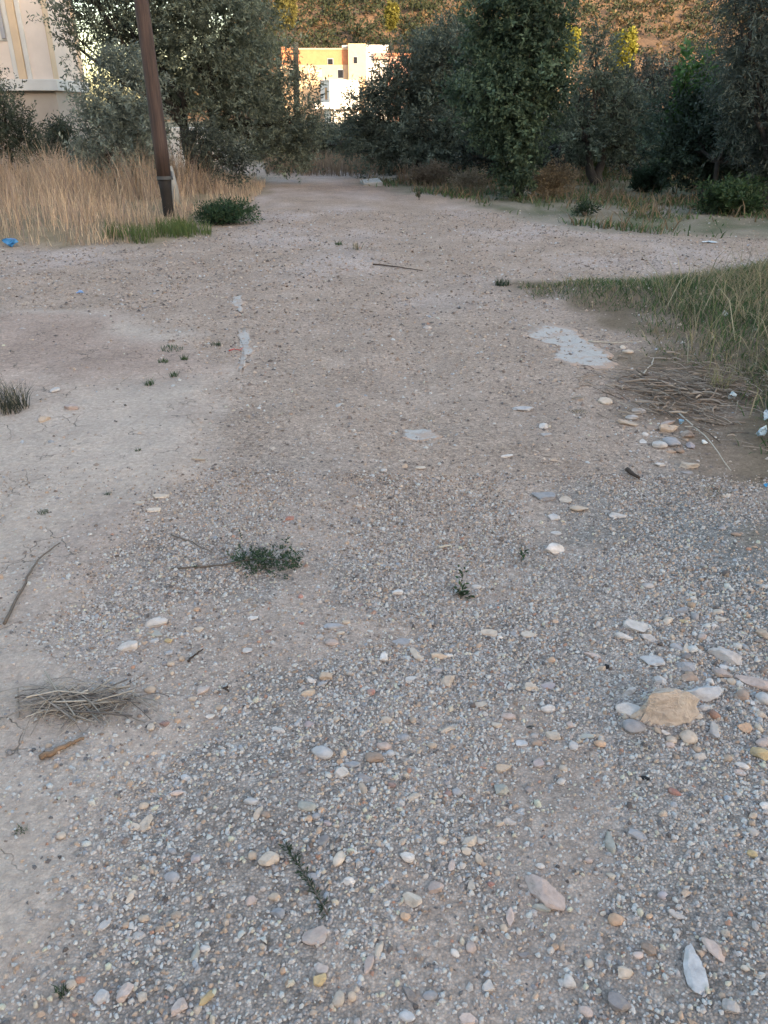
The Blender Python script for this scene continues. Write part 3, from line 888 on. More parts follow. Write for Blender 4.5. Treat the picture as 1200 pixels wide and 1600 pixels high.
# ------------------------------------------------------------------ hillside shrubs
r = np.random.default_rng(120)
n = 4800
sy = 150 + 85 * r.random(n); sx = r.uniform(-62, 125, n)
sz = hill_z(sx, sy)
ok = sz > 0.5
sx, sy, sz = sx[ok], sy[ok], sz[ok]
left_shade = sstep(48, 22, sx - (sy - 170) * .25)  # shade on the left slope is put into darker, denser shrubs
keep = r.random(len(sx)) < 0.62 + .38 * left_shade
sx, sy, sz, left_shade = sx[keep], sy[keep], sz[keep], left_shade[keep]
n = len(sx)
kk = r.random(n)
sc_ = np.where(kk[:, None] < 0.48 + .36 * left_shade[:, None], np.array((.036, .044, .022)), np.where(kk[:, None] < .72 + .12 * left_shade[:, None], np.array((.075, .056, .031)), np.array((.14, .095, .048))))
rad = np.where(kk < .48 + .36 * left_shade, r.uniform(.8, 2.3, n), r.uniform(.5, 1.3, n))
per = 24
C = np.repeat(np.stack([sx, sy, sz + rad * .35], -1), per, 0)
u = unit(r.normal(size=(n * per, 3))); u[:, 2] = np.abs(u[:, 2]) * .9
S = C + u * (np.repeat(rad, per) * r.uniform(.5, 1.05, n * per))[:, None]
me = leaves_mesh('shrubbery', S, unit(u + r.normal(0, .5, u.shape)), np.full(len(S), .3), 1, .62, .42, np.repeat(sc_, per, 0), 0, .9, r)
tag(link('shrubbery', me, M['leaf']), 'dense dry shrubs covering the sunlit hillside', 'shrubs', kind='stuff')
SUN_YEL = (0.23, 0.215, 0.03)  # low sun's yellow put into the leaf colours of these trees
for k, (px, py, a, b, Y, c, lab) in enumerate([
        (447, 6, 15, 17, 168, (.13, .12, .04), 'sunlit yellow-green tree on the hillside above the orange house'),
        (612, 20, 8, 11, 172, (.15, .14, .03), 'small sunlit yellow tree on the dark part of the hillside'),
        (890, 64, 10, 16, 112, SUN_YEL, 'sunlit yellow-green treetop beside the dense dark tree'),
        (976, 76, 15, 20, 112, SUN_YEL, 'sunlit yellow-green treetop above the forked olive')]):
    p = at(px, py, Y); s = mpp(p)
    g = Vector((p.x, p.y, float(hill_z(p.x, p.y)) if Y > 151 else 0.0))
    tree('sunlit_tree', g, [(p, (a * s, a * s, b * s)), (p - Vector((0, 0, b * s)), (a * s * .8, a * s * .8, b * s * .8))], c, lab, 'tree', 'sunlit yellow trees', dens=45, per=7, L=.34, W=.2, tl=.5,
         trunk_r=.12, seed=130 + k, fork=[p - Vector((0, 0, b * s))], limbs=False)

# ------------------------------------------------------------------ buildings
def pm(name, rgb, var=.08, rough=.9, scale=2.0, bump=.15):
    return plain(name, rgb, rough, var, scale, bump, 6, dist=.01)


M['cream'] = pm('lit_cream_plaster', (.72, .60, .52)); M['tanp'] = pm('tan_plaster', (.66, .49, .34)); M['beige'] = pm('shaded_beige_plaster', (.46, .38, .32), .12)
M['whitep'] = pm('white_plaster', (.66, .62, .58), .08); M['grey'] = pm('grey_paint', (.36, .35, .37)); M['orange'] = pm('orange_plaster', (.50, .215, .11), .15)
M['pale'] = pm('pale_plaster', (.55, .38, .25), .12); M['rose'] = pm('rose_plaster', (.5, .3, .24), .1); M['tile'] = pm('clay_tile', (.40, .17, .09), .25, scale=8)
m, n_, l_, b_ = nt('window_glass'); b_.inputs['Base Color'].default_value = (.02, .022, .028, 1); b_.inputs['Roughness'].default_value = .12; M['glass'] = m
M['dark'] = pm('dark_wood', (.04, .035, .03), .3, scale=12)
M['concrete'] = pm('old_concrete', (.30, .285, .265), .2, scale=7, bump=.5)


def part(name, mat, parent, x0, x1, y0, y1, z0, z1):
    c = Vector(((x0 + x1) / 2, (y0 + y1) / 2, (z0 + z1) / 2))
    mb = MB().box((0, 0, 0), (x1 - x0, y1 - y0, z1 - z0))
    o = mb.build(name, M[mat], parent)
    me = o.data
    bm = bmesh.new(); bm.from_mesh(me); bmesh.ops.recalc_face_normals(bm, faces=bm.faces)
    bmesh.ops.bevel(bm, geom=bm.edges[:], offset=min(.012, min(x1 - x0, y1 - y0, z1 - z0) * .2), segments=1, affect='EDGES')
    bm.to_mesh(me); bm.free()
    o.location = c - (parent.location if parent else Vector((0, 0, 0)))
    return o


BY = 24.0
def bx(px): return at(px, 60, BY).x
zt = at(60, 124, BY).z; zb = at(60, 142, BY).z
xc = at(86, 130, BY).x
bld = empty('cream_building', (xc - 6, BY + 1.2, 0))
tag(bld, 'cream plastered building with tan pilasters behind the tall dry grass', 'building')
part('lower_wall', 'beige', bld, xc - 13, xc - .04, BY + .05, BY + 2.3, -.3, zb)  # lower floor's shade put into its darker plaster colour
part('ledge', 'whitep', bld, xc - 13.05, xc + .10, BY - .12, BY + 2.42, zb, zt)
part('upper_wall', 'cream', bld, xc - 13, xc, BY, BY + 2.35, zt, 9.2)  # weak sun on the upper floor put into its paler plaster
part('roof_slab', 'whitep', bld, xc - 13.3, xc + .35, BY - .4, BY + 2.8, 9.2, 9.45)
part('corner_strip', 'tanp', bld, bx(73.5), xc + .02, BY - .04, BY + .3, zt, 9.2)
part('pilaster', 'tanp', bld, bx(20), bx(32), BY - .09, BY + .2, zt, 9.2)
part('pilaster', 'whitep', bld, bx(32.6), bx(40), BY - .05, BY + .2, zt, 9.2)
part('pilaster', 'whitep', bld, bx(12), bx(19.6), BY - .05, BY + .2, zt, 9.2)
part('corner_strip', 'tanp', bld, xc - .2, xc + .03, BY + 2.1, BY + 2.38, zt, 9.2)
wz = at(10, 64, BY).z
wf = part('window', 'whitep', bld, bx(-38), bx(11.5), BY - .03, BY + .15, wz, wz + 1.7)
g = part('pane', 'glass', wf, 0, bx(4.5) - bx(-30), 0, .05, 0, 1.5); g.location = Vector((-.06, -.10, .0))
g = part('shutter', 'grey', wf, 0, bx(11) - bx(5), 0, .05, 0, 1.6); g.location = Vector((bx(8) - (bx(-38) + bx(11.5)) / 2, -.13, 0))
# low white wall behind the olive trunk
wl = part('white_wall', 'whitep', None, at(252, 230, 27.5).x, at(352, 230, 27.5).x, 27.4, 27.62, -.2, at(300, 199, 27.5).z)
tag(wl, 'low white garden wall seen through the big olive trunk', 'wall')

HY_ = 140.0
def hbox(name, mat, parent, px0, px1, py0, py1, Y, depth, Yo=0.0):
    a = at(px0, (py0 + py1) / 2, Y); b = at(px1, (py0 + py1) / 2, Y)
    return part(name, mat, parent, a.x, b.x, Y + Yo, Y + Yo + depth, at(px0, py1, Y).z, at(px0, py0, Y).z)


def hwin(parent, px0, px1, py0, py1, Y, mat='grey'):
    f = hbox('window', mat, parent, px0, px1, py0, py1, Y - .08, .16)
    mb = MB().box((0, 0, 0), ((at(px1, 90, Y).x - at(px0, 90, Y).x) * .78, .06, (at(px0, py0, Y).z - at(px0, py1, Y).z) * .82))
    p = mb.build('pane', M['glass'], f); p.location = (0, -.10, 0)


oh = empty('orange_house', (at(500, 180, 143).x, 143, 0))
tag(oh, 'orange and cream flat-roofed house lit by low sun', 'house', 'houses below the hill')
hbox('lower_wall', 'pale', oh, 441, 548, 101, 196, 143, 7)
hbox('upper_wall', 'orange', oh, 440, 545, 78, 100.6, 143, 6.6, .15)
hbox('parapet', 'pale', oh, 466, 546, 75, 77.6, 143, 6.8, .05)
hbox('roof_edge', 'tile', oh, 439, 465.5, 73.5, 77.5, 143, 6.8, -.1)
hwin(oh, 511.5, 521, 91, 105, 143.15)
hwin(oh, 527, 537, 108, 123, 143); hwin(oh, 452, 460, 108, 122, 143); hbox('balcony', 'whitep', oh, 505, 541, 124, 127, 142, 1.0)
hbox('shutter', 'tanp', oh, 481, 503, 107, 121, 142.9, .12)
th = empty('cream_house', (at(558, 180, 141).x, 141, 0))
tag(th, 'tall pale cream house block with white parapet beside the orange house', 'house', 'houses below the hill')
hbox('wall', 'pale', th, 545, 572, 68, 196, 141.2, 7)
hbox('side_wall', 'whitep', th, 572.3, 606, 72, 196, 141.6, 6)
hbox('parapet', 'whitep', th, 571.8, 607, 70, 71.8, 141.4, 6.4)
hbox('balcony', 'rose', th, 584, 607, 82, 92, 140.6, .9)
hbox('roof_tank', 'grey', th, 534, 543, 70.5, 74.6, 144.5, 1.2)
hwin(th, 552, 559, 88, 100, 141.2)
# white house turned towards the sun
wc = at(515.5, 150, 134.0)
wh = empty('white_house', (wc.x, wc.y, 0), R(24))
tag(wh, 'small white two-storey house with shaded side window and pillared ground floor', 'house', 'houses below the hill')
def wpart(name, mat, x0, x1, y0, y1, z0, z1, parent=None):
    mb = MB().box((0, 0, 0), (x1 - x0, y1 - y0, z1 - z0))
    o = mb.build(name, M[mat], parent or wh); o.location = ((x0 + x1) / 2, (y0 + y1) / 2, (z0 + z1) / 2)
    return o
zu = at(515, 169, 134).z; zr = at(515, 126, 134).z
wpart('upper_wall', 'whitep', 0, 4.9, 0, 4.2, zu, zr)
wpart('roof_slab', 'whitep', -.15, 5.05, -.15, 4.35, zr, zr + .14)
wpart('lower_wall', 'whitep', .5, 4.6, 1.0, 4.0, -.3, zu - .12)
wpart('floor_slab', 'whitep', -.25, 5.0, -.9, 4.3, zu - .12, zu)
wpart('pillar', 'whitep', .35, .65, -.6, -.3, -.3, zu - .12)
wpart('pillar', 'whitep', 4.2, 4.5, -.6, -.3, -.3, zu - .12)
wf = wpart('window', 'grey', -.06, .05, 1.0, 2.0, zu + 1.1, zu + 2.9)
p = wpart('pane', 'glass', -.02, .02, -.4, .4, -.8, .8, wf); p.location = (-.07, 0, 0)
ter = wpart('terrace_wall', 'whitep', -2.6, -.3, -.4, .0, zu - .12, zu + .75)
ph = empty('rose_house', (at(612, 180, 152).x, 152, 0))
tag(ph, 'dull rose house mostly hidden behind the wide olive', 'house', 'houses below the hill')
hbox('wall', 'rose', ph, 590, 640, 88, 196, 152, 6); hbox('roof', 'tile', ph, 588, 642, 83, 87.6, 151.7, 6.6); hwin(ph, 600, 606, 95, 107, 152)
sh = empty('small_house', (at(880, 180, 118).x, 118, 0))
tag(sh, 'sliver of a sunlit cream house between the dense dark tree and forked olive', 'house', 'houses below the hill')
hbox('wall', 'pale', sh, 868, 893, 96, 190, 118, 5); hbox('roof', 'tile', sh, 866, 895, 92, 95.6, 117.8, 5.4); hwin(sh, 884, 888, 100, 108, 118)
fp = MB().tube([at(464, 190, 100), at(463, 130, 100), at(462, 66, 100)], [.36, .33, .30], 10)
b0 = Vector((at(464, 190, 100).x, 100, 0))
fpo = fp.build('far_pole', M['dark'], None, b0, smooth=True)
tag(fpo, 'dark upright post in front of the orange house', 'pole')
far_base = MB().tube([b0 + Vector((0, 0, -.3)), b0 + Vector((0, 0, 1.2))], [.40, .37], 10).build('post_base', M['dark'], fpo); far_base.location = -b0

# ------------------------------------------------------------------ utility pole
m, n_, l_, b_ = nt('pole_wood')
tc_ = n_.new('ShaderNodeTexCoord').outputs['Object']
mp_ = n_.new('ShaderNodeMapping'); mp_.inputs['Scale'].default_value = (1, 1, .06); l_.new(tc_, mp_.inputs['Vector'])
r_1 = ramp(n_, [(.3, (.022, .016, .014)), (.5, (.060, .034, .027)), (.72, (.10, .062, .048))]); l_.new(noise(n_, l_, 26, 6, .7, mp_.outputs[0]), r_1.inputs[0])
l_.new(r_1.outputs[0], b_.inputs['Base Color']); b_.inputs['Roughness'].default_value = .8
bp_ = n_.new('ShaderNodeBump'); bp_.inputs['Strength'].default_value = .7; bp_.inputs['Distance'].default_value = .01
l_.new(noise(n_, l_, 40, 6, .7, mp_.outputs[0]), bp_.inputs['Height']); l_.new(bp_.outputs[0], b_.inputs['Normal'])
M['polewood'] = m
M['tar'] = plain('tarred_wood', (.022, .018, .016), .75, .3, 8, .5, dist=.01)
M['steel'] = plain('dull_steel', (.10, .10, .105), .5, .2, 20, .1, metal=.6, dist=.002)
pb = gp(264, 337)
pole = empty('utility_pole', pb)
tag(pole, 'tall reddish-brown wooden utility pole standing in the dry grass', 'utility pole')
random.seed(5)
zj = at(264, 276, pb.y).z - pb.z
lean = Vector((-.012, 0, 0))
def pl(z): return Vector((lean.x * z + .012 * math.sin(z * .8), .01 * math.sin(z * .6), z))
zs = [zj + (8.6 - zj) * k / 16 for k in range(17)]
MB().tube([pl(z) for z in zs], [.116 - .003 * z for z in zs], 18, rough=.03).build('shaft', M['polewood'], pole, smooth=True)
zs2 = [-.15, 0, .2, .4, zj + .002]
MB().tube([pl(z) for z in zs2], [.088, .09, .088, .096, .112], 16, rough=.10).build('tarred_base', M['tar'], pole, smooth=True)
for z in (zj - .04,):
    MB().tube([pl(z), pl(z + .05)], [.124, .124], 20).build('metal_band', M['steel'], pole)
sp = gp(276, 322) - pb
MB().tube([sp + Vector((0, 0, -.1)), sp + Vector((0.0, 0, .3)), sp + Vector((-.05, -.03, .66))], [.075, .07, .06], 10, rough=.12).build('support_post', M['concrete'], pole, smooth=True)
MB().tube([pl(zj - .035) + Vector((.13, 0, 0)), sp + Vector((-.02, -.02, .58))], [.016, .016], 8).build('tie_bolt', M['steel'], pole)

# ------------------------------------------------------------------ cement patches and slabs
def cement_mat():
    m, n, l, b = nt('dried_cement')
    pos = n.new('ShaderNodeNewGeometry').outputs['Position']
    f = ramp(n, [(0.50, 0.0), (0.62, 0.9)]); l.new(noise(n, l, 7, 8, 0.75, pos), f.inputs[0])
    r1 = ramp(n, [(0.3, 0.86), (0.7, 1.1)]); l.new(noise(n, l, 60, 5, 0.7, pos), r1.inputs[0])
    ea = n.new('ShaderNodeAttribute'); ea.attribute_name = 'Col'
    ad = n.new('ShaderNodeMath'); ad.operation = 'ADD'; ad.use_clamp = True; l.new(f.outputs[0], ad.inputs[0])
    en = n.new('ShaderNodeMath'); en.operation = 'MULTIPLY_ADD'; l.new(noise(n, l, 34, 6, .8, pos), en.inputs[0]); en.inputs[1].default_value = 1.6; en.inputs[2].default_value = -.9
    e2 = n.new('ShaderNodeMath'); e2.operation = 'ADD'; l.new(en.outputs[0], e2.inputs[0]); l.new(ea.outputs['Fac'], e2.inputs[1])
    e3 = ramp(n, [(.3, 0.0), (.55, 1.0)]); l.new(e2.outputs[0], e3.inputs[0]); l.new(e3.outputs[0], ad.inputs[1])
    c = mixc(n, l, ad.outputs[0], (.42, .38, .35), (.385, .283, .225))
    l.new(mixc(n, l, 1.0, c, r1.outputs[0], 'MULTIPLY'), b.inputs['Base Color'])
    b.inputs['Roughness'].default_value = .95
    b.inputs['Specular IOR Level'].default_value = .1
    bp = n.new('ShaderNodeBump'); bp.inputs['Strength'].default_value = .5; bp.inputs['Distance'].default_value = .005
    l.new(noise(n, l, 90, 5, .7, pos), bp.inputs['Height']); l.new(bp.outputs[0], b.inputs['Normal'])
    return m
M['cement'] = cement_mat()
def patch(px, label, name='cement_patch', lift=.003, mat='cement'):
    rr = random.Random(len(px) * 31 + int(px[0][0]))
    pts = [gp(*p) for p in px]
    out = []
    for i in range(len(pts)):
        a, b = pts[i], pts[(i + 1) % len(pts)]
        for k in range(9):
            t = k / 9; q = a.lerp(b, t); L = (b - a).length
            out.append(q + Vector((rr.gauss(0, .05), rr.gauss(0, .09), 0)) * L)
    c = sum(out, Vector()) / len(out)
    n = len(out)
    soft = list(out)
    for _ in range(5): soft = [(soft[i - 1] + soft[i] * 2 + soft[(i + 1) % n]) / 4 for i in range(n)]
    mb = MB()
    rings = [(1.0, -.008), (.985, lift * .55), (.80, lift), (.6, lift * 1.3), (.25, lift * 1.4)]
    for s, z in rings:
        for q, q2 in zip(out, soft):
            w_ = c.lerp(q if s > .95 else q2, s)
            mb.v.append(Vector((w_.x, w_.y, float(ground_h(w_.x, w_.y)) + z + (rr.gauss(0, .0015) if s < 1 else 0))))
    mb.v.append(Vector((c.x, c.y, float(ground_h(c.x, c.y)) + lift * 1.4)))
    for k in range(len(rings) - 1):
        for i in range(n):
            mb.f.append([k * n + i, k * n + (i + 1) % n, (k + 1) * n + (i + 1) % n, (k + 1) * n + i])
    for i in range(n): mb.f.append([(len(rings) - 1) * n + i, (len(rings) - 1) * n + (i + 1) % n, len(rings) * n])
    o = mb.build(name, M[mat], None, c, smooth=True)
    ev = np.repeat([1.0, .95, .3, 0.0, 0.0], n).tolist() + [0.0]
    a_ = o.data.color_attributes.new('Col', 'FLOAT_COLOR', 'POINT')
    a_.data.foreach_set('color', np.repeat(np.array(ev), 4).astype(np.float32))
    return tag(o, label, 'cement patch', 'dried cement patches')
patch([(815, 524), (845, 502), (895, 512), (925, 535), (968, 568), (960, 576), (905, 575), (865, 562), (870, 540)], 'largest pale cement patch, hard against the grassy verge')
patch([(362, 462), (374, 460), (378, 488), (370, 492)], 'thin cement streak farthest along the clay edge')
patch([(370, 514), (384, 512), (388, 538), (398, 548), (386, 560), (378, 584), (371, 580), (380, 556), (376, 536)], 'winding thin cement streak beside the red thread')
patch([(628, 671), (668, 670), (690, 683), (660, 690), (632, 686)], 'small bluish cement smear in the middle of the track')

# ------------------------------------------------------------------ stones
CP = {'W': (.56, .54, .51), 'G': (.40, .385, .37), 'D': (.115, .12, .135), 'B': (.25, .275, .305), 'L': (.42, .445, .465), 'T': (.43, .335, .24),
      'C': (.50, .43, .345), 'P': (.45, .36, .32), 'R': (.30, .10, .07), 'N': (.24, .165, .115), 'Y': (.44, .325, .13), 'O': (.46, .29, .17),
      'V': (.32, .285, .31), 'E': (.265, .295, .265), 'K': (.022, .021, .022), 'M': (.17, .085, .08)}
CP = {k: tuple((.66 * c + .34 * m) * t for c, m, t in zip(v, (.40, .345, .30), (1.04, .97, .96))) if k != 'K' else v for k, v in CP.items()}
CN = {'W': 'white', 'G': 'grey', 'D': 'dark slate', 'B': 'blue-grey', 'L': 'pale blue-grey', 'T': 'tan', 'C': 'cream', 'P': 'pinkish', 'R': 'brick-red', 'N': 'brown',
      'Y': 'yellowish', 'O': 'orange-tan', 'V': 'mauve', 'E': 'greenish grey', 'K': 'black', 'M': 'maroon'}
SN = {'b': 'blocky', 'a': 'angular', 'r': 'rounded', 'f': 'flat', 't': 'wedge-shaped', 'l': 'elongated'}
HK = {'b': .9, 'a': .74, 'r': .68, 'f': .32, 't': .62, 'l': .55}


def stone_mesh(shape, sub, seed):
    r_ = np.random.default_rng(seed)
    bm = bmesh.new(); bmesh.ops.create_icosphere(bm, subdivisions=sub, radius=1.0)
    V = np.array([v.co[:] for v in bm.verts])
    if shape == 'b':
        V = np.sign(V) * np.abs(V) ** .62
        V = V / np.abs(V).max()
        for d, off in (((-.7, .5, .5), .62), ((.75, -.55, .35), .72), ((.2, -.9, .5), .66), ((-.5, -.75, .3), .62), ((.1, .3, 1), .72), ((.6, .5, .6), .74), ((-.9, -.1, .35), .7), ((.35, -.2, .9), .78)):
            d = unit(np.array(d)); V = V - np.maximum(V @ d - off, 0)[:, None] * d
        for o_, (fr, am_) in enumerate(((3, .05), (7, .028), (16, .014), (33, .007))):
            V = V * (1 + am_ * (np.sin(V[:, 0] * fr + 1.7 * o_ + 2 * np.sin(V[:, 2] * fr * .7)) + np.sin(V[:, 1] * fr * 1.2 + V[:, 2] * fr * .8 + o_)))[:, None]
        V += r_.normal(0, .006, V.shape)
    npl = {'b': 0, 'a': 11, 'r': 9, 'f': 9, 't': 9, 'l': 9}[shape]
    for _ in range(npl):
        d = unit(r_.normal(size=3))
        if shape == 'f': d[2] *= .5; d = unit(d)
        off = r_.uniform(.52, .80) if shape != 'r' else r_.uniform(.70, .93)
        ex = np.maximum(V @ d - off, 0)
        V = V - ex[:, None] * d
    if shape in 'ft':
        ex = np.maximum(V[:, 2] - .5, 0); V[:, 2] -= ex
    if shape == 't':
        V[:, 1] *= np.clip(.62 - .42 * V[:, 0], .3, 1.1); 
    am = .05 if shape != 'r' else .03
    k = r_.uniform(2, 4, 3); ph_ = r_.uniform(0, 6, 3)
    nz = np.sin(V[:, 0] * k[0] * 2 + ph_[0]) * np.sin(V[:, 1] * k[1] * 2 + ph_[1]) + .5 * np.sin(V[:, 2] * k[2] * 3 + V[:, 0] * 5 + ph_[2])
    V = V * (1 + am * nz[:, None]) + r_.normal(0, .012, V.shape)
    V = (V - (V.max(0) + V.min(0)) / 2) / ((V.max(0) - V.min(0)) / 2)
    for v, c in zip(bm.verts, V): v.co = c
    me = bpy.data.meshes.new('stone')
    bm.to_mesh(me); bm.free()
    if shape == 'r': me.polygons.foreach_set('use_smooth', [True] * len(me.polygons))
    return me


LM = []           # landmarks: px, py, phrase
PLACED = []
USED = set()


def stone(px, py, w_, h_, col, shape='a', ang=None, label=None, name='stone', cat='stone', sub=None, hk=None):
    i = len(PLACED)
    rr = random.Random(1000 + i)
    p = gp(px, py + h_ * .12)
    s = mpp(p)
    th_ = math.atan2(CAM_H - p.z, p.y)
    W = w_ * s * 1.03
    Hh = (hk or HK[shape]) * min(W, max(h_ * s, .6 * W))
    Dp = (h_ * s - .62 * Hh * math.cos(th_)) / math.sin(th_)
    Dp = min(max(Dp, .42 * W), 1.7 * W)
    me = stone_mesh(shape, sub or (3 if max(w_, h_) >= 20 else 2), 500 + i)
    o = link(name, me, M['stone'])
    a = R(ang) if ang is not None else rr.uniform(-.5, .5)
    if ang is not None and abs(ang) > 20:             # long stones lie along the given direction
        Lg = max(W, Dp) * 1.2; Sh = min(W, Dp) * .86
        o.scale = (Lg / 2, Sh / 2, Hh / 2)
    else:
        o.scale = (W / 2, Dp / 2, Hh / 2)
    o.rotation_euler = (rr.gauss(0, .10), rr.gauss(0, .10), a)
    o.location = (p.x, p.y, float(ground_h(p.x, p.y)) + Hh * (.5 - .30))
    c = CP[col]; k = rr.uniform(.86, 1.12)
    o.color = (c[0] * k, c[1] * k, c[2] * k, 1)
    PLACED.append((o, px, py, w_, col, shape, label, cat))
    return o


def big(px, py, w_, h_, col, shape, ang, label, phrase, **k):
    stone(px, py, w_, h_, col, shape, ang, label, **k)
    LM.append((px, py, phrase))


# well visible stones first
big(1036, 1112, 112, 66, 'C', 'b', 8, 'biggest tan rock of the gravel, with broken pale edges', 'the big tan rock', name='rock', cat='rock', sub=5, hk=1.25)
big(1085, 1507, 40, 66, 'L', 'f', 78, 'pale blue-grey diamond-shaped flat stone', 'the diamond-shaped stone', sub=4, hk=.30)
big(849, 1393, 62, 44, 'P', 'l', -42, 'long smooth pinkish oval stone pointing at the diamond-shaped one', 'the long pinkish oval stone', sub=4)
big(967, 1565, 36, 36, 'D', 't', -20, 'slate-blue triangular stone near the bottom edge', 'the slate-blue triangle stone')
big(1115, 1481, 26, 36, 'P', 'l', -65, 'pinkish tan stone leaning beside the diamond-shaped one', 'the leaning pinkish stone')
big(420, 1343, 33, 27, 'C', 'a', 0, 'blocky cream stone beside the dark evergreen sprig', 'the blocky cream stone')
big(492, 1462, 40, 27, 'P', 'f', 15, 'flat pale pink shard below the evergreen sprig', 'the flat pink shard')
big(1100, 1085, 58, 30, 'L', 'a', 12, 'large pale blue-grey stone next to the big tan rock', 'the large pale stone')
big(1189, 1179, 28, 26, 'Y', 'a', -35, 'mustard yellow stone at the edge of the gravel', 'the mustard yellow stone')
big(997, 979, 44, 23, 'W', 'f', 5, 'broad off-white flat stone behind the big tan rock', 'the broad off-white stone')
big(245, 974, 36, 18, 'W', 'a', 5, 'white block stone with a tan end near the dead grass', 'the white block stone')
big(504, 1175, 34, 24, 'L', 'r', -15, 'smooth pale blue-grey cobble in the middle of the gravel', 'the smooth pale cobble')
big(585, 1184, 29, 23, 'N', 'a', 0, 'olive-brown blocky stone next to a peach pebble', 'the olive-brown block')
big(580, 1081, 13, 14, 'R', 'r', 0, 'small brick-red pebble alone in the middle gravel', 'the lone red pebble')
big(850, 775, 36, 16, 'B', 'f', 5, 'slate-blue flat stone on the finer gravel', 'the slate-blue flat stone')
big(865, 857, 31, 20, 'W', 'a', 5, 'white angular stone beyond the small seedling', 'the white angular stone')
big(1050, 691, 27, 20, 'B', 'r', 0, 'round dark grey stone in the little heap by the verge', 'the round grey heap stone')
big(1029, 695, 24, 16, 'W', 'r', 0, 'white rounded stone touching the round grey one', 'the white heap stone')
big(1044, 671, 30, 15, 'T', 'a', 0, 'tan block stone topping the little heap by the verge', 'the tan heap block')
big(946, 627, 24, 13, 'C', 'r', 0, 'single cream stone between cement patch and stone heap', 'the single cream stone')
big(784, 1234, 24, 21, 'E', 'a', 0, 'greenish grey stone in the lower middle gravel', 'the greenish grey stone')
big(952, 1314, 19, 34, 'E', 't', 80, 'dark greenish triangular stone standing out of the gravel', 'the greenish triangle stone')
big(889, 1532, 21, 22, 'W', 'r', 0, 'clean white pebble between the oval and triangle stones', 'the clean white pebble')
big(530, 1341, 20, 25, 'C', 'r', 70, 'pale yellowish oval pebble across from the evergreen sprig', 'the pale oval pebble')
big(201, 1010, 31, 19, 'W', 'a', 10, 'white stone stained yellow at the edge of the clay', 'the yellow-stained white stone')
big(452, 810, 15, 9, 'R', 'a', 15, 'small pink-red brick chip beyond the leafy sprig', 'the brick chip')
big(1075, 1151, 27, 26, 'C', 'r', 0, 'round cream pebble at the foot of the big tan rock', 'the round cream pebble')
big(986, 1110, 38, 28, 'W', 'l', -35, 'white elongated stone wedged under the big tan rock', 'the wedged white stone')
big(1132, 1025, 42, 28, 'G', 'a', -30, 'large grey half-buried stone on the rubbly side', 'the half-buried grey stone')
big(1175, 1067, 48, 20, 'P', 'l', -32, 'long pinkish stone lying aslant on the rubbly side', 'the slanting pinkish stone')
big(734, 1315, 27, 17, 'C', 'a', 15, 'cream angular stone amid a few small beige ones', 'the cream angular stone')
big(645, 1405, 29, 27, 'C', 'a', -30, 'beige broken stone sunk beside a red chip', 'the sunken beige stone')
big(522, 979, 31, 11, 'B', 'f', 3, 'thin blue-grey flat stone below the leafy sprig', 'the thin blue-grey stone')
big(627, 1002, 27, 14, 'B', 'f', 0, 'blue-grey stone with jagged edge near the tall seedling', 'the jagged blue-grey stone')
big(699, 1065, 27, 20, 'C', 'a', 10, 'beige lumpy stone beside a small slate-blue chip', 'the lumpy beige stone')
big(855, 1071, 25, 14, 'V', 'f', 0, 'mauve flat stone next to a cream pyramid', 'the mauve flat stone')
big(196, 1552, 25, 27, 'P', 'a', 60, 'pink stone at the lower corner where gravel meets clay', 'the corner pink stone')
big(639, 1552, 21, 20, 'D', 'a', -35, 'dark slate stone close to the bottom edge', 'the dark slate stone')
big(966, 806, 28, 9, 'W', 'f', 0, 'flat white-grey stone on the fine grey gravel', 'the flat white-grey stone')
LM += [(475, 1375, 'the dark evergreen sprig'), (415, 882, 'the leafy green sprig'), (718, 915, 'the tall seedling'), (815, 868, 'the small seedling'),
       (130, 1090, 'the dead grass clump'), (100, 1170, 'the brown bark piece'), (900, 545, 'the largest cement patch'), (305, 1027, 'the dark wood scrap'), (380, 540, 'the winding cement streak')]

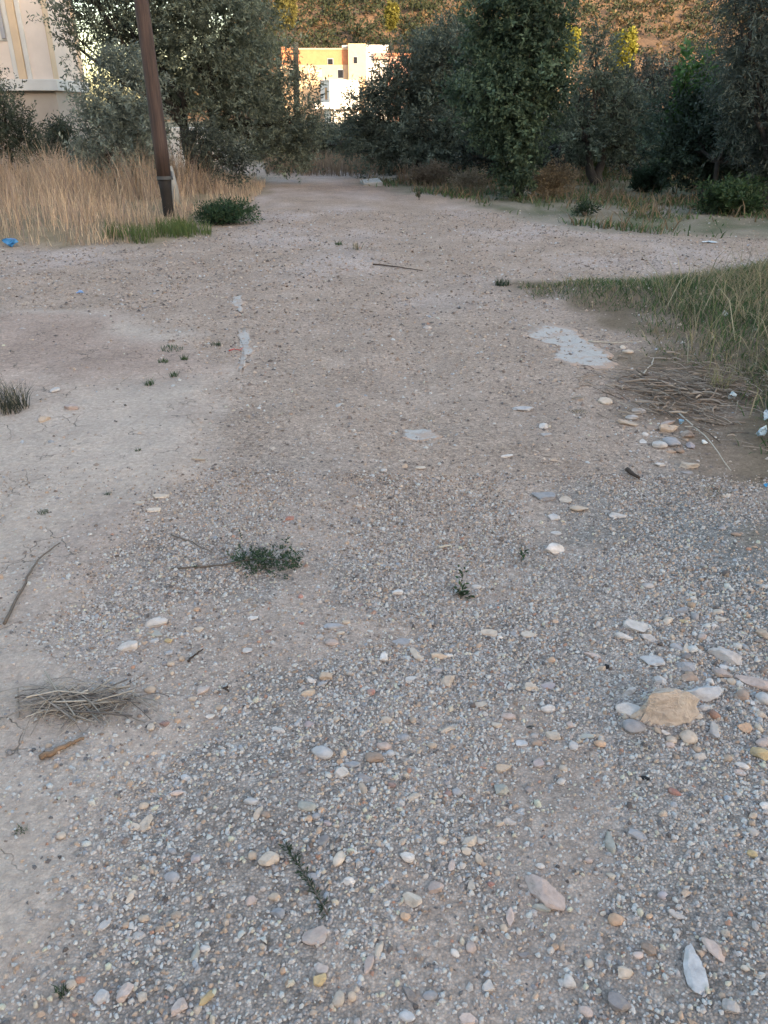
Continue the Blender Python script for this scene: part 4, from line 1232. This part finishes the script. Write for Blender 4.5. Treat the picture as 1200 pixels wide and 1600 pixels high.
S_ = """990 1134 36 28 B r;1049 1155 17 15 C r;1047 1164 14 10 P r;1040 1146 15 10 W t;1028 1141 10 14 T a;1032 1085 21 12 T a;984 1080 22 12 G a;1032 1064 19 16 L a;974 996 28 10 W r;1016 997 29 14 G f;
1042 971 23 12 C r;1012 915 19 12 G r;1057 1012 21 12 B a;1072 1026 17 12 D a;1020 1031 34 22 L f;1072 1041 27 20 B a;1072 1012 12 22 C t 70;1077 1060 25 17 N a;1126 1051 28 20 P l -40;1132 1043 17 10 L r;
1109 1065 14 12 W a;1142 1065 14 12 C r;1193 1091 26 26 L r;1160 1085 20 23 N r;1175 1096 9 20 W l 75;1115 1140 20 28 G l 80;1164 1137 25 20 O a;1192 1160 23 16 P r;1159 1196 21 12 W r;1156 1207 19 10 P f;
1132 1212 13 10 N r;1054 1237 17 14 R r -30;1007 1216 17 7 K f;1091 1120 14 10 C r;1070 971 17 7 Y f;1064 955 20 12 B a;1122 956 17 10 C r;1126 967 18 9 C f;1116 978 11 7 W r;1192 991 23 16 T a;
1185 1001 18 10 D a;940 1044 15 12 T a;948 1041 8 10 K a;937 1162 19 14 O a;936 1150 14 10 T r;916 1150 25 10 E f;1100 1106 20 12 G r;1096 995 16 12 P a;745 917 16 9 W r;686 1025 25 14 T a;
701 1024 13 8 W r;682 1047 18 10 B a;699 1139 25 12 C l 28;750 1101 23 12 C f;794 1119 23 13 P r;776 1132 16 12 C t;830 1074 21 15 C t;856 1107 23 14 W r;787 1200 26 16 T t;827 1234 14 14 D a;
714 1237 15 14 B r;700 1240 12 10 M r;864 1150 23 16 C a;839 1161 17 13 N r;815 1161 19 12 L f;896 1165 15 19 G a;877 1221 16 12 W r;926 1024 29 12 P f;862 1031 11 11 O r;826 991 25 13 C f;
764 989 27 12 C f;781 996 10 7 W r;804 991 14 10 B f;797 1072 10 14 W a;785 1070 14 8 M f;891 1132 13 12 P a;829 1136 13 6 K f;880 1200 13 14 C r;841 1192 17 18 V a;675 1165 16 12 T r;
541 972 14 9 T r;532 989 14 8 C r;519 1004 21 14 P r;500 995 12 10 G r;560 945 15 8 M f;621 926 17 12 W a;600 1027 16 15 W t 80;650 1021 16 24 C l -62;509 1056 21 17 T a;487 1064 17 10 W a;
504 1069 16 11 B a;469 1064 11 9 N r;482 1082 23 14 T a;604 1125 18 14 C r;600 1165 22 17 P r;632 1152 17 14 B r;610 1177 13 13 L r;534 1207 20 21 W a;570 1216 25 10 B l;612 1226 14 11 M r;
567 1230 13 18 T l -70;646 1245 22 14 C r;525 1124 11 11 C a;466 1127 10 18 L l 70;484 1132 15 11 V a;550 1194 27 12 B f;470 932 8 7 R a;470 974 9 6 R a;642 1061 20 10 W f;645 1125 10 12 T r;
474 1204 11 12 D r;531 1190 10 11 O r;244 990 27 11 E f;242 1001 14 9 L r;264 1001 15 9 Y a;264 1021 13 10 B r;257 1037 9 9 D r;267 1037 12 11 T r;284 1029 10 11 T a;308 952 11 8 O r;
312 971 13 7 D r;310 984 15 10 C a;392 953 17 6 D f;395 966 16 8 W f;235 1077 19 15 T r;317 1077 16 20 P l 60;301 1092 15 9 C a;344 1105 16 11 T r;329 1120 15 9 W a;278 1126 10 11 O r;
257 1130 16 12 M a;435 1140 23 9 W l;236 1136 12 16 C a;277 1239 23 9 P l 15;290 1215 17 12 L a;429 1211 11 12 D a;392 1252 24 13 L r;420 986 11 5 M f;387 1016 15 10 G f;222 1557 15 18 C r;
282 1572 24 28 P a 60;269 1370 25 20 B r;225 1435 17 14 T r;198 1445 13 12 O r;211 1450 8 9 W r;217 1461 19 13 G f;160 1557 23 25 L a;240 1341 10 12 W r;227 1287 19 27 C f 65;209 1290 21 13 C f;
225 1259 16 13 T r;96 1305 15 16 C r;203 1400 14 20 C l 75;172 1400 9 24 C l 80;164 1443 17 20 G f 50;208 1274 11 10 L r;112 1537 16 18 C r;270 1330 15 11 B r;394 1336 14 15 T r;480 1259 29 20 E r;
502 1265 10 10 O r;403 1269 12 22 C l 75;416 1272 15 15 N r;483 1279 11 13 O r;494 1275 14 12 B r;512 1286 13 10 V a;506 1312 19 18 D f;546 1376 19 16 W a;488 1369 20 12 B f;429 1401 19 15 T a;
392 1407 18 15 P a;435 1426 24 16 B a;321 1481 17 14 W r;306 1488 14 24 E a 80;502 1512 23 20 P f;500 1530 22 22 Y a;442 1517 10 12 O r;530 1560 20 23 C r 70;550 1557 14 16 T r;576 1505 16 26 P l 75;
592 1482 14 24 C l 80;324 1557 16 26 Y l 55;306 1341 16 20 V a;303 1374 9 12 D r;846 1417 29 13 E l -15;637 1339 23 20 W a;752 1315 15 13 W t;729 1330 15 12 C a;749 1342 17 16 T t 80;690 1314 16 14 C t;
706 1351 12 18 P l 70;780 1286 14 12 C t;796 1284 21 13 G a;682 1385 25 21 P t;737 1382 14 18 C t 80;634 1431 16 18 O a;797 1431 15 26 P l 80;787 1450 12 14 T r;736 1479 16 20 P r;711 1489 16 12 W r;
626 1481 12 12 P r;819 1492 21 10 D f;867 1479 12 11 O r;764 1542 20 20 W t;672 1555 25 17 B r;636 1588 26 17 L r;732 1591 30 17 P f;844 1353 15 11 W r;777 1364 9 10 T r;767 1381 11 9 R r;
1129 1486 11 16 N r;1141 1572 26 26 G a;962 1436 25 22 O r;1014 1431 12 10 O r;942 1427 10 9 C r;996 1304 29 17 B l -20;977 1519 25 22 C a;997 1492 17 13 P r;1014 1481 22 22 N l -50;1057 1429 23 15 G l -30;
1035 1399 16 15 V r;955 1369 16 11 C a;1175 1334 16 14 Y r;1176 1300 18 16 G r;1176 1275 15 11 T r;1196 1260 18 14 W t;1164 1512 13 12 C r;920 1505 15 15 C r;915 1580 23 19 P r;1064 1585 9 14 O a;
972 1280 13 7 D f;1052 1257 11 12 B r;920 1344 12 11 P r;998 643 22 10 G r;987 652 19 12 G r;979 662 32 8 T f;1073 679 19 14 N a;1077 729 28 11 C t;1079 697 13 12 V a;1019 668 22 10 N f;
1044 661 24 7 P f;1062 704 15 9 N r;1048 706 15 5 O f;1008 679 10 7 W r;1004 689 11 7 W f;1073 739 21 6 B f;1031 727 17 9 W a;865 808 19 13 L a;817 640 32 8 L f;848 666 17 11 W a;
854 679 17 7 G f;883 781 19 11 C f;904 795 30 12 T f;981 550 17 8 C r;973 543 9 6 C r;792 713 21 6 W f;869 833 17 7 W f;657 731 17 6 C f;240 797 22 8 C f;252 776 26 9 C f;218 786 16 7 C f;
310 717 22 7 C f;112 637 22 12 P a;70 655 18 12 T a;85 610 16 10 L a;1135 775 14 7 C f;1150 835 16 8 N r;1128 826 14 8 B r;600 735 10 7 W r;560 790 11 5 C f;668 512 14 7 G a;500 1100 9 8 T r"""
for t in S_.replace('\n', '').split(';'):
    q = t.split()
    stone(float(q[0]), float(q[1]), float(q[2]), float(q[3]), q[4], q[5], float(q[6]) if len(q) > 6 else None)


def auto_label(px, py, w_, col, shape):
    sz = 'tiny' if w_ < 12 else ('small' if w_ < 20 else '')
    kind = 'pebble' if shape == 'r' or w_ < 12 else 'stone'
    what = ' '.join(x for x in (sz, CN[col], SN[shape], kind) if x)
    for fine in (0, 1):
        for lx, ly, ph_ in sorted(LM, key=lambda L_: (L_[0] - px) ** 2 + (L_[1] - py) ** 2)[:14]:
            dx, dy = px - lx, py - ly
            d = math.hypot(dx, dy)
            if d < 4: continue
            far_ = 'close ' if d < 45 else ('' if d < 110 else 'well ')
            if abs(dx) > 1.7 * abs(dy): rel = 'to one side of' if not fine else ('east of' if dx > 0 else 'west of')
            elif dy > 0: rel = 'in front of'
            else: rel = 'behind'
            if fine: far_ = 'some %d centimetres ' % (round(d * .0019 * 100 / 5) * 5 or 3) if False else far_
            lab = f'{what} {far_}{rel} {ph_}'
            if lab not in USED and len(lab.split()) <= 16: return lab
    k = 2
    return lab


for (o, px, py, w_, col, shape, label, cat) in PLACED:
    lab = label or auto_label(px, py, w_, col, shape)
    USED.add(lab)
    tag(o, lab, cat, 'loose stones on the track')

# far pale slabs
for k, (px, py, w_, h_, lab) in enumerate([(612, 282, 42, 12, 'pale concrete slab lying beside the brown dry bush'), (580, 288, 30, 6, 'flat concrete piece in front of the pale slab')]):
    p = gp(px, py); s = mpp(p)
    mb = MB().box((0, 0, .03), (w_ * s, .7, .12 + .1 * (1 - k)), .15, (.05, -.08))
    o = mb.build('concrete_slab', M['concrete']); o.location = p; tag(o, lab, 'slab', 'concrete slabs')
    bm = bmesh.new(); bm.from_mesh(o.data); bmesh.ops.recalc_face_normals(bm, faces=bm.faces)
    bmesh.ops.bevel(bm, geom=bm.edges[:], offset=.02, segments=1, affect='EDGES'); bm.to_mesh(o.data); bm.free()

# ------------------------------------------------------------------ twigs, sprigs, seedlings, tufts
def twig(pxs, rad, label, mat='twig', name='twig', lift=.006, cat='twig'):
    pts = []
    for i, (a, b) in enumerate(pxs):
        p = gp(a, b); p.z += lift + rad; pts.append(p)
    dense = []
    rr = random.Random(int(pxs[0][0] * 7 + pxs[0][1]))
    for i in range(len(pts) - 1):
        for k in range(4): dense.append(pts[i].lerp(pts[i + 1], k / 4) + Vector((rr.gauss(0, .003), rr.gauss(0, .003), rr.gauss(0, .001))))
    dense.append(pts[-1])
    n = len(dense)
    mb = MB().tube(dense, [rad * (1 - .6 * i / n) for i in range(n)], 6)
    o = mb.build(name, M[mat], None, pts[0], smooth=True)
    return tag(o, lab_(label), cat, 'twigs')
def lab_(t): return t
M['palewood'] = plain('pale_stick', (.42, .37, .31), .8, .2, 40, .2, dist=.002)
M['redplastic'] = plain('red_thread', (.45, .04, .03), .6, .1, 40, 0)
M['woodscrap'] = plain('dark_wood_scrap', (.055, .038, .03), .85, .3, 40, .4, dist=.003)
M['bark2'] = plain('orange_bark', (.22, .14, .09), .85, .35, 25, .6, dist=.005)
twig([(266, 838), (298, 850), (332, 866)], .0032, 'thin dark twig pointing at the leafy green sprig')
twig([(8, 978), (24, 945), (45, 905), (62, 878), (95, 852)], .006, 'long grey twig lying on the bare clay')
twig([(583, 415), (604, 417), (628, 420), (660, 425)], .010, 'dark stick lying across the far track', mat='woodscrap')
twig([(760, 1500), (778, 1512), (795, 1525)], .0016, 'thin white straw stem near the bottom gravel', mat='palewood')
twig([(1168, 1512), (1187, 1533)], .0015, 'thin pale stem beside the diamond-shaped stone', mat='palewood')
twig([(985, 1160), (1000, 1170), (1015, 1176)], .0014, 'short pale stem in front of the big tan rock', mat='palewood')
twig([(987, 593), (1005, 585), (1018, 572), (1021, 562)], .007, 'bent pale stick by the cement patch and grass', mat='palewood')
twig([(919, 535), (960, 538), (1002, 536)], .006, 'straight pale stick just beyond the cement patch', mat='palewood')
twig([(685, 859), (705, 856)], .006, 'short tan stick on the fine gravel beyond the tall seedling', mat='palewood')
twig([(1060, 655), (1100, 690), (1140, 745)], .004, 'long thin stick over the straw litter', mat='palewood', lift=.03)
twig([(358, 550), (366, 547), (374, 549), (380, 545)], .004, 'red thread beside the winding cement streak', mat='redplastic', name='red_thread', cat='thread')
twig([(978, 738), (998, 752)], .013, 'dark brown wood chunk below the stone heap', mat='woodscrap', name='wood_chunk', cat='wood')
twig([(293, 1038), (304, 1028), (318, 1018)], .0045, 'dark forked wood scrap near the white block stone', mat='woodscrap', name='wood_scrap', cat='wood')
twig([(352, 1078), (358, 1085)], .004, 'black wood crumb near the dead grass', mat='woodscrap', name='wood_crumb', cat='wood')
twig([(66, 1188), (90, 1176), (118, 1162), (132, 1158)], .009, 'orange-brown bark piece lying on the clay', mat='bark2', name='bark_piece', cat='bark', lift=.0)


def sprig(name, pts, rad, per, L, W, col, label, r_, spread=.8, density=60, cat='sprig', side=None, tl=.03):
    """stem through world points with leaves"""
    root = empty(name, pts[0]); tag(root, label, cat, 'green sprigs')
    mb = MB().tube([p - pts[0] for p in pts], [rad * (1 - .6 * i / len(pts)) for i in range(len(pts))], 6)
    mb.build('stem', M['twig'], root, smooth=True)
    S = []; D = []
    n = len(pts) - 1
    for k in range(density):
        t = (k + .5) / density * n
        i = min(int(t), n - 1)
        p = pts[i].lerp(pts[i + 1], t - i); d = (pts[i + 1] - pts[i]).normalized()
        q = Vector(unit(r_.normal(size=3))); q.z = abs(q.z) * .6
        S.append(p - pts[0]); D.append(tuple((d * .6 + q * .8).normalized()))
    me = leaves_mesh('leaf_mass', np.array([tuple(s) for s in S]), np.array(D), np.full(len(S), tl), per, L, W, np.array(col)[None] * r_.uniform(.7, 1.3, (len(S), 1)), 0, spread, r_)
    link('leaf_mass', me, M['leaf'], root)
    return root


r = np.random.default_rng(200)
def gpl(px, py, z): p = gp(px, py); return p + Vector((0, 0, z))
# leafy green sprig with its bare stem
stem = [gpl(268, 890, .005), gpl(310, 888, .006), gpl(350, 885, .008), gpl(372, 885, .02), gpl(400, 883, .03), gpl(432, 884, .03), gpl(462, 886, .02)]
root = sprig('green_sprig', stem, .004, 5, .018, .006, (.045, .075, .035), 'leafy dark green sprig with a long bare stem on gravel', r, density=4)
S = []; D = []
for k in range(150):
    t = r.random(); px = 372 + 92 * t + r.normal(0, 4); py = 884 + r.normal(0, 9)
    p = gpl(px, py, abs(r.normal(0, .022)) + .006); S.append(p - stem[0]); D.append(unit(r.normal(size=3) + np.array((0, 0, .4))))
me = leaves_mesh('twig_leaves', np.array([tuple(s) for s in S]), np.array(D), np.full(150, .035), 8, .014, .0055, np.array((.04, .068, .035))[None] * r.uniform(.6, 1.4, (150, 1)), 0, .8, r)
link('foliage', me, M['leaf'], root)
# evergreen sprig lying in front
pts = [gpl(512, 1432, .006), gpl(498, 1408, .010), gpl(484, 1384, .012), gpl(470, 1362, .014), gpl(456, 1342, .014), gpl(446, 1326, .012)]
sprig('evergreen_sprig', pts, .0022, 5, .011, .0026, (.03, .05, .026), 'dark evergreen sprig lying on the near gravel', r, spread=.40, density=60, tl=.010)
# seedlings
b = gp(716, 932)
sprig('seedling', [b, b + Vector((.004, 0, .025)), b + Vector((.008, .01, .055)), b + Vector((.016, .012, .085)), b + Vector((.022, .02, .105))], .0018, 3, .02, .008, (.035, .065, .028), 'tall green seedling standing alone in the gravel', r, density=9, cat='seedling')
for k in range(7):
    pass
sprig('seedling', [b + Vector((-.02, 0, .004)), b + Vector((.0, .0, .012)), b + Vector((.02, -.004, .006))], .002, 4, .024, .009, (.028, .05, .024), 'leaf rosette at the foot of the tall seedling', r, density=12, cat='seedling')
b = gp(814, 878)
sprig('seedling', [b, b + Vector((.002, 0, .02)), b + Vector((.008, 0, .045))], .0016, 3, .018, .008, (.03, .055, .026), 'small dark seedling beyond the cream stones', r, density=9, cat='seedling')


def tuft(px, py, wpx, hpx, n, col, label, seed, dry=0.0, lean=.5):
    r_ = np.random.default_rng(seed)
    p = gp(px, py); s = mpp(p)
    a = r_.uniform(0, 6.28, n); q = np.sqrt(r_.random(n)) * wpx * s * .35
    x = p.x + np.cos(a) * q; y = p.y + np.sin(a) * q
    h = r_.uniform(.5, 1.1, n) * hpx * s
    c = np.where((r_.random(n) < dry)[:, None], np.array((.3, .24, .16)), np.array(col)) * r_.uniform(.65, 1.3, (n, 1))
    me_o = blades('grass_tuft', x, y, h, np.full(n, max(.0028, .9 * s)), c, lean, r_, 'grass', None)
    for v in (0,):
        me = me_o.data
        co = np.empty(len(me.vertices) * 3, np.float32); me.vertices.foreach_get('co', co); co = co.reshape(-1, 3) - np.array(p, np.float32)
        me.vertices.foreach_set('co', co.ravel()); me_o.location = p
    return tag(me_o, label, 'grass tuft', 'small tufts on the track')
GC = (.05, .085, .035)
tuft(234, 601, 22, 14, 60, GC, 'larger of the green tufts on the clay, foremost of its patch', 301)
tuft(272, 588, 20, 12, 50, GC, 'green tuft on the clay just behind the foremost tuft', 302)
tuft(256, 566, 24, 10, 50, GC, 'low green tuft in the middle of the clay patch', 303)
tuft(288, 562, 18, 12, 50, GC, 'green tuft beside the low one, towards the cement streak', 304)
tuft(268, 546, 50, 9, 90, GC, 'wide sparse green tuft at the back of the clay patch', 305)
tuft(338, 540, 22, 10, 50, (.06, .08, .045), 'dull green tuft against the winding cement streak', 306)
tuft(216, 704, 14, 8, 36, GC, 'tiny green tuft alone on the clay', 307)
tuft(170, 772, 20, 9, 50, (.055, .08, .045), 'flat green tuft on the pale clay behind the long twig', 308)
tuft(68, 801, 26, 10, 60, (.07, .095, .05), 'pale green tuft near the clay edge of the frame', 309)
tuft(32, 1299, 24, 14, 50, (.05, .08, .04), 'small green tuft on the foremost clay', 310)
tuft(96, 1552, 24, 26, 40, (.05, .075, .04), 'green tuft in the corner where gravel meets clay', 311)
tuft(18, 640, 76, 50, 260, (.05, .055, .04), 'dark shaggy tuft at the edge of the clay', 312, .25)
tuft(785, 446, 30, 14, 120, (.035, .055, .03), 'dark green tuft at the verge tip', 313)
tuft(530, 383, 18, 10, 40, GC, 'small green tuft far along the track', 314)
tuft(556, 390, 22, 16, 24, (.08, .09, .05), 'sparse upright weed far along the track', 315, .3)
tuft(672, 655, 26, 6, 60, (.12, .11, .06), 'flattened dry tuft beside the bluish cement smear', 316, .6, 1.0)
tuft(905, 644, 40, 8, 80, (.09, .09, .05), 'thin low tuft beside the single cream stone', 317, .5, 1.0)
tuft(1118, 770, 60, 10, 120, (.08, .10, .05), 'low yellowish tuft at the foot of the verge', 318, .4, 1.0)
tuft(1120, 610, 44, 56, 60, (.22, .22, .10), 'bleached leaning grass clump in front of the verge', 319, .5, .9)
# dead grass clump
p = gp(150, 1108)
dg = straw('dead_grass_clump', p.x - .05, p.y, .085, .035, 200, 0.12, .17, '', np.random.default_rng(330), .03, .5, ((.36, .31, .26), (.28, .24, .21), (.44, .38, .32), (.16, .135, .12)))
tag(dg, 'dead grey grass clump lying flat on the clay edge', 'grass clump')

# ------------------------------------------------------------------ litter
def crumple(px, py, w_, h_, rgb, label, name='plastic_scrap', seed=1, rough=.4):
    r_ = np.random.default_rng(seed)
    p = gp(px, py); s = mpp(p)
    bm = bmesh.new(); bmesh.ops.create_icosphere(bm, subdivisions=3, radius=1.0)
    V = np.array([v.co[:] for v in bm.verts])
    for _ in range(22):
        d = unit(r_.normal(size=3)); V = V - (np.maximum(V @ d - r_.uniform(.35, .8), 0) * 1.7)[:, None] * d
    V += r_.normal(0, .03, V.shape)
    for v, c in zip(bm.verts, V): v.co = c
    me = bpy.data.meshes.new(name); bm.to_mesh(me); bm.free()
    mt = plain(name + '_plastic', rgb, rough, .12, 20, .3, dist=.003)
    o = link(name, me, mt)
    o.scale = (w_ * s * .62, w_ * s * .5, h_ * s * .62); o.location = p + Vector((0, 0, h_ * s * .35))
    return tag(o, label, 'litter', 'plastic litter')
crumple(17, 386, 30, 17, (.05, .20, .42), 'blue plastic lump at the edge of the tall dry grass', seed=401)
crumple(1188, 684, 28, 22, (.50, .60, .66), 'crumpled pale blue plastic bag in the verge grass', 'plastic_bag', 402)
crumple(1196, 656, 16, 22, (.62, .66, .68), 'white plastic scrap standing behind the pale blue bag', seed=403)
crumple(1144, 622, 22, 13, (.46, .52, .54), 'grey-blue plastic scrap under the bleached grass', seed=404)
crumple(1063, 662, 11, 13, (.25, .42, .58), 'small sky-blue plastic scrap on the stone heap', seed=405)
crumple(1196, 760, 9, 9, (.08, .38, .70), 'bright blue bottle cap sized scrap low on the verge', seed=406)
crumple(1100, 694, 12, 8, (.62, .62, .60), 'white shard lying on straw beside the stone heap', seed=407)
crumple(1110, 380, 30, 5, (.60, .64, .68), 'flattened white litter on the side track', seed=408)
crumple(1132, 494, 12, 12, (.58, .60, .58), 'pale plastic scrap caught in the tall verge grass', seed=409)
crumple(126, 458, 14, 6, (.22, .33, .55), 'blue plastic scrap far out on the clay', seed=410)
